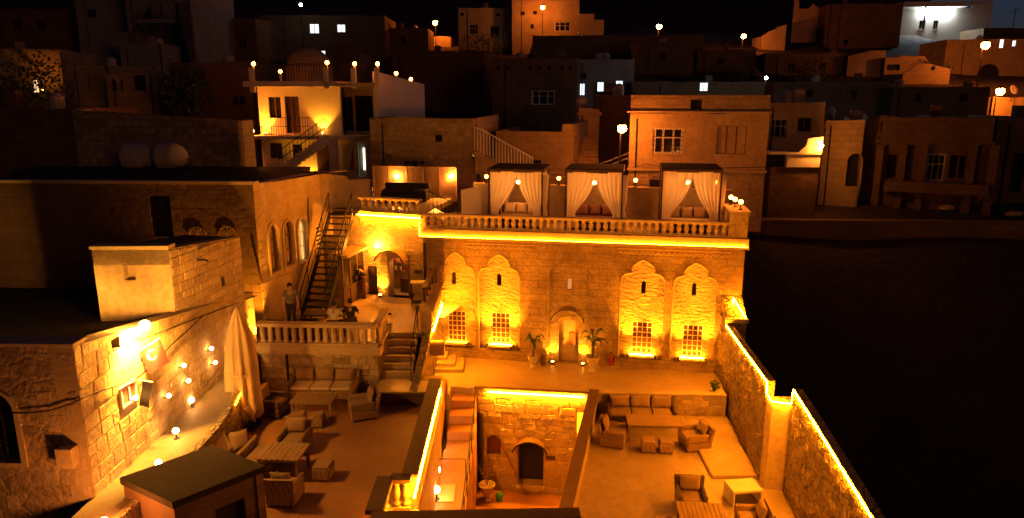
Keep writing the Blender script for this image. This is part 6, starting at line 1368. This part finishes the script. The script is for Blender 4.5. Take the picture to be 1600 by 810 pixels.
house('broken courtyard wall with a square dark opening on the right slope', 1384, 1482, 90, 86, 85, 5, 'house_stone', [(1386, 101, 1406, 110, 'hole')], steps_top=[(1, -1.6), (.7, -.6), (.62, .1), (.25, .2), (.2, .0), (0, 0)])
house('lower ruin in front of the broken courtyard wall', 1412, 1486, 104, 82, 82, 4, 'house_stone', [(1455, 104, 1461, 110, 'hole')], steps_top=[(1, -.3), (.5, .3), (.3, .2), (0, -.8)])
house('orange-lit house with a wide arch and two pale windows at the right edge', 1480, 1680, 62, 90, 88, 8, 'house_stone', [(1562, 61, 1569, 76, 'lit'), (1582, 63, 1588, 73, 'lit')], None, arch=[(1527, 100, 1562, 126)], cornice=80)
house('glaring lit low wall under the right edge lamp', 1552, 1660, 152, 66, 66, 3, 'plaster', [], name='lit_low_wall')
dsh = atY(1582, 141, 65.5); t = thing('satellite_dish', 'round satellite dish above the glaring low wall', 'dish', dsh, R(20))
MB().lathe([(.02, 0), (.25, .04), (.42, .13), (.44, .14), (.42, .15), (.2, .08)], 16).build('dish', 'plaster_white', t, True, (0, 0, 0), (R(70), 0, 0)); MB().tube([(0, 0, -1.0), (0, 0, 0)], .04, 6).build('mast', 'black_metal', t)
house('dark terraced house below the lone upper street lamp', 1000, 1085, 66, 88, 88, 8, 'house_unlit', [(1030, 82, 1040, 96, 'dark')])
house('dark blank house beside the small broken wall', 1090, 1182, 78, 92, 91, 8, 'house_unlit', [(1120, 90, 1130, 102, 'dark')])
house('dark squat house left of the orange ruined house', 1196, 1322, 84, 90, 89, 8, 'house_unlit', [(1230, 98, 1242, 112, 'dark'), (1280, 98, 1290, 112, 'dark')])
house('long dark house below the orange ruins', 1210, 1392, 128, 66, 65, 8, 'house_unlit', [(1260, 140, 1270, 154, 'dark'), (1330, 140, 1340, 154, 'dark')])
house('dark house below the broken courtyard wall', 1396, 1548, 136, 64, 63, 8, 'house_unlit', [(1430, 146, 1440, 160, 'dark'), (1500, 146, 1512, 160, 'dark')])
house('unlit house left of the upper left street lamp', 604, 668, 44, 104, 104, 8, 'house_unlit', [(625, 56, 634, 68, 'dark')])
house('dark end house under the twilight sky at the right edge', 1540, 1700, 44, 120, 120, 8, 'house_unlit', [])
for (u, v, Y, l, m_, col, r) in ((680, 36, 110, 'street lamp at the upper left above the stub wall', 'street', SOD, .34), (848, 12, 103, 'street lamp in front of the wide plastered house', 'street', SOD, .28), (1030, 42, 104, 'lone street lamp in the dark upper middle', 'street', SOD, .36), (1162, 57, 106, 'street lamp beside the small broken wall', 'street', SOD, .34), (1540, 71, 79, 'street lamp over the wide arch at the right edge', 'street', SOD, .42), (1563, 143, 64, 'glaring lamp above the low wall at the right edge', 'street', SOD, .34), (1197, 122, 52, 'cool white lamp on a thin pole above the barred-window house', 'street_cool', COOL, .10), (470, 8, 96, 'cool white lamp at the top above the dark houses', 'street_dim', COOL, .2)):
    street_lamp(atY(u, v, Y), l, None, m_, r, None, col, arm=m_ == 'street')
# lamp by the small lit arch far left
q = atY(68, 143, 59.6); t = thing('wall_lamp', 'ground light washing the wall by the small lit arched window', 'lamp', q, 0); MB().lathe([(.1, 0), (.1, .12)], 8).build('housing', 'black_metal', t); MB().lathe([(.09, .121), (.09, .13)], 8).build('lens', 'uplight', t); lamp(t, 'SPOT', (0, 0, .2), 120, SOD, .05, (R(180), 0, 0), 110, .7)
# antenna, rubble, trees
q = atY(1584, 36, 130); t = thing('roof_antenna', 'thin roof antenna against the night sky', 'antenna', (q.x, 130, q.z), 0); MB().tube([(0, 0, -1), (0, 0, 2.6)], .06, 5).build('mast', 'black_metal', t)
for k in range(3): MB().tube([(-.7, 0, 1.7 + .3 * k), (.7, 0, 1.7 + .3 * k)], .04, 4).build('element', 'black_metal', t)
rnd = random.Random(14)
for (u, v, l) in ((1440, 620, 'pale flat stone lying in the dark lot, left one'), (1536, 632, 'pale flat stone lying in the dark lot, right one')):
    q = atZ(u, v, -6.4); q.z = hill(q.x, q.y) + .02; m_ = MB().ball((0, 0, .1), .5, 2, .35); m_.v = [(x * rnd.uniform(.8, 1.2), y * .6, z) for x, y, z in m_.v]; tag(m_.build('rubble_stone', 'coping_pale', None, False, q), l, 'stone', 'stones in the dark lot')
def tree(label, u, v, Y, h, r, seed):
    q = atY(u, v, Y); z0 = hill(q.x, Y) - .3; zt = q.z; t = thing('hillside_tree', label, 'tree', (q.x, Y, z0), 0, 'dark trees among the houses'); H = max(2.0, zt - z0); rnd = random.Random(seed)
    MB().tube([(0, 0, 0), (.1, 0, H * .4), (0, .1, H * .75)], [.18, .13, .07], 6).build('trunk', 'bark', t); m_ = MB()
    for k in range(9): 
        a = rnd.uniform(0, 6.28); m_.tube([(0, 0, H * .5), (math.cos(a) * r * .7, math.sin(a) * r * .7, H * rnd.uniform(.7, 1))], [.06, .02], 4)
    m_.build('limbs', 'bark', t); m_ = MB()
    cl = [Vector((rnd.uniform(-1, 1) * r * .7, rnd.uniform(-1, 1) * r * .7, H - h * .5 + rnd.uniform(-.4, .45) * h)) for _ in range(9)]
    for k in range(900):
        c = rnd.choice(cl) + Vector((rnd.gauss(0, .3) * r, rnd.gauss(0, .3) * r, rnd.gauss(0, .16) * h)); a = Vector((rnd.gauss(0, 1), rnd.gauss(0, 1), rnd.gauss(0, 1))).normalized() * .16; b = a.orthogonal() * .45; m_.add([c - a, c + b, c + a, c - b], [(0, 1, 2, 3)])
    tag(m_.build('crown', 'leaf', t), kind='stuff')
tree('dark tree beside the orange-lit top middle house', 762, 50, 104, 5, 2.6, 1); tree('dark tree left of the small lit arched window', 18, 92, 57, 4, 2.6, 2); tree('dark bush tree in front of the grey annex wall', 285, 118, 50.5, 3, 2.0, 3); tree('dark tree below the orange ruins on the right slope', 1250, 95, 84, 5, 3.4, 4); tree('dark tree at the broken courtyard wall', 1468, 92, 84, 3.5, 1.4, 5); tree('dark tree under the cool lamp', 1140, 105, 80, 4, 3, 6)

# low retaining wall along the far edge of the dark lot
t = thing('retaining_wall', 'long low dark retaining wall along the far edge of the empty lot', 'wall', (12.5, 36.2, hill(12.5, 36.2)), R(-2))
MB().box(0, 30, 0, .4, -1.5, .75).build('wall', 'house_unlit', t); MB().rbox(-.05, 30.05, -.06, .46, .753, .84, .015).build('coping', 'house_unlit', t)
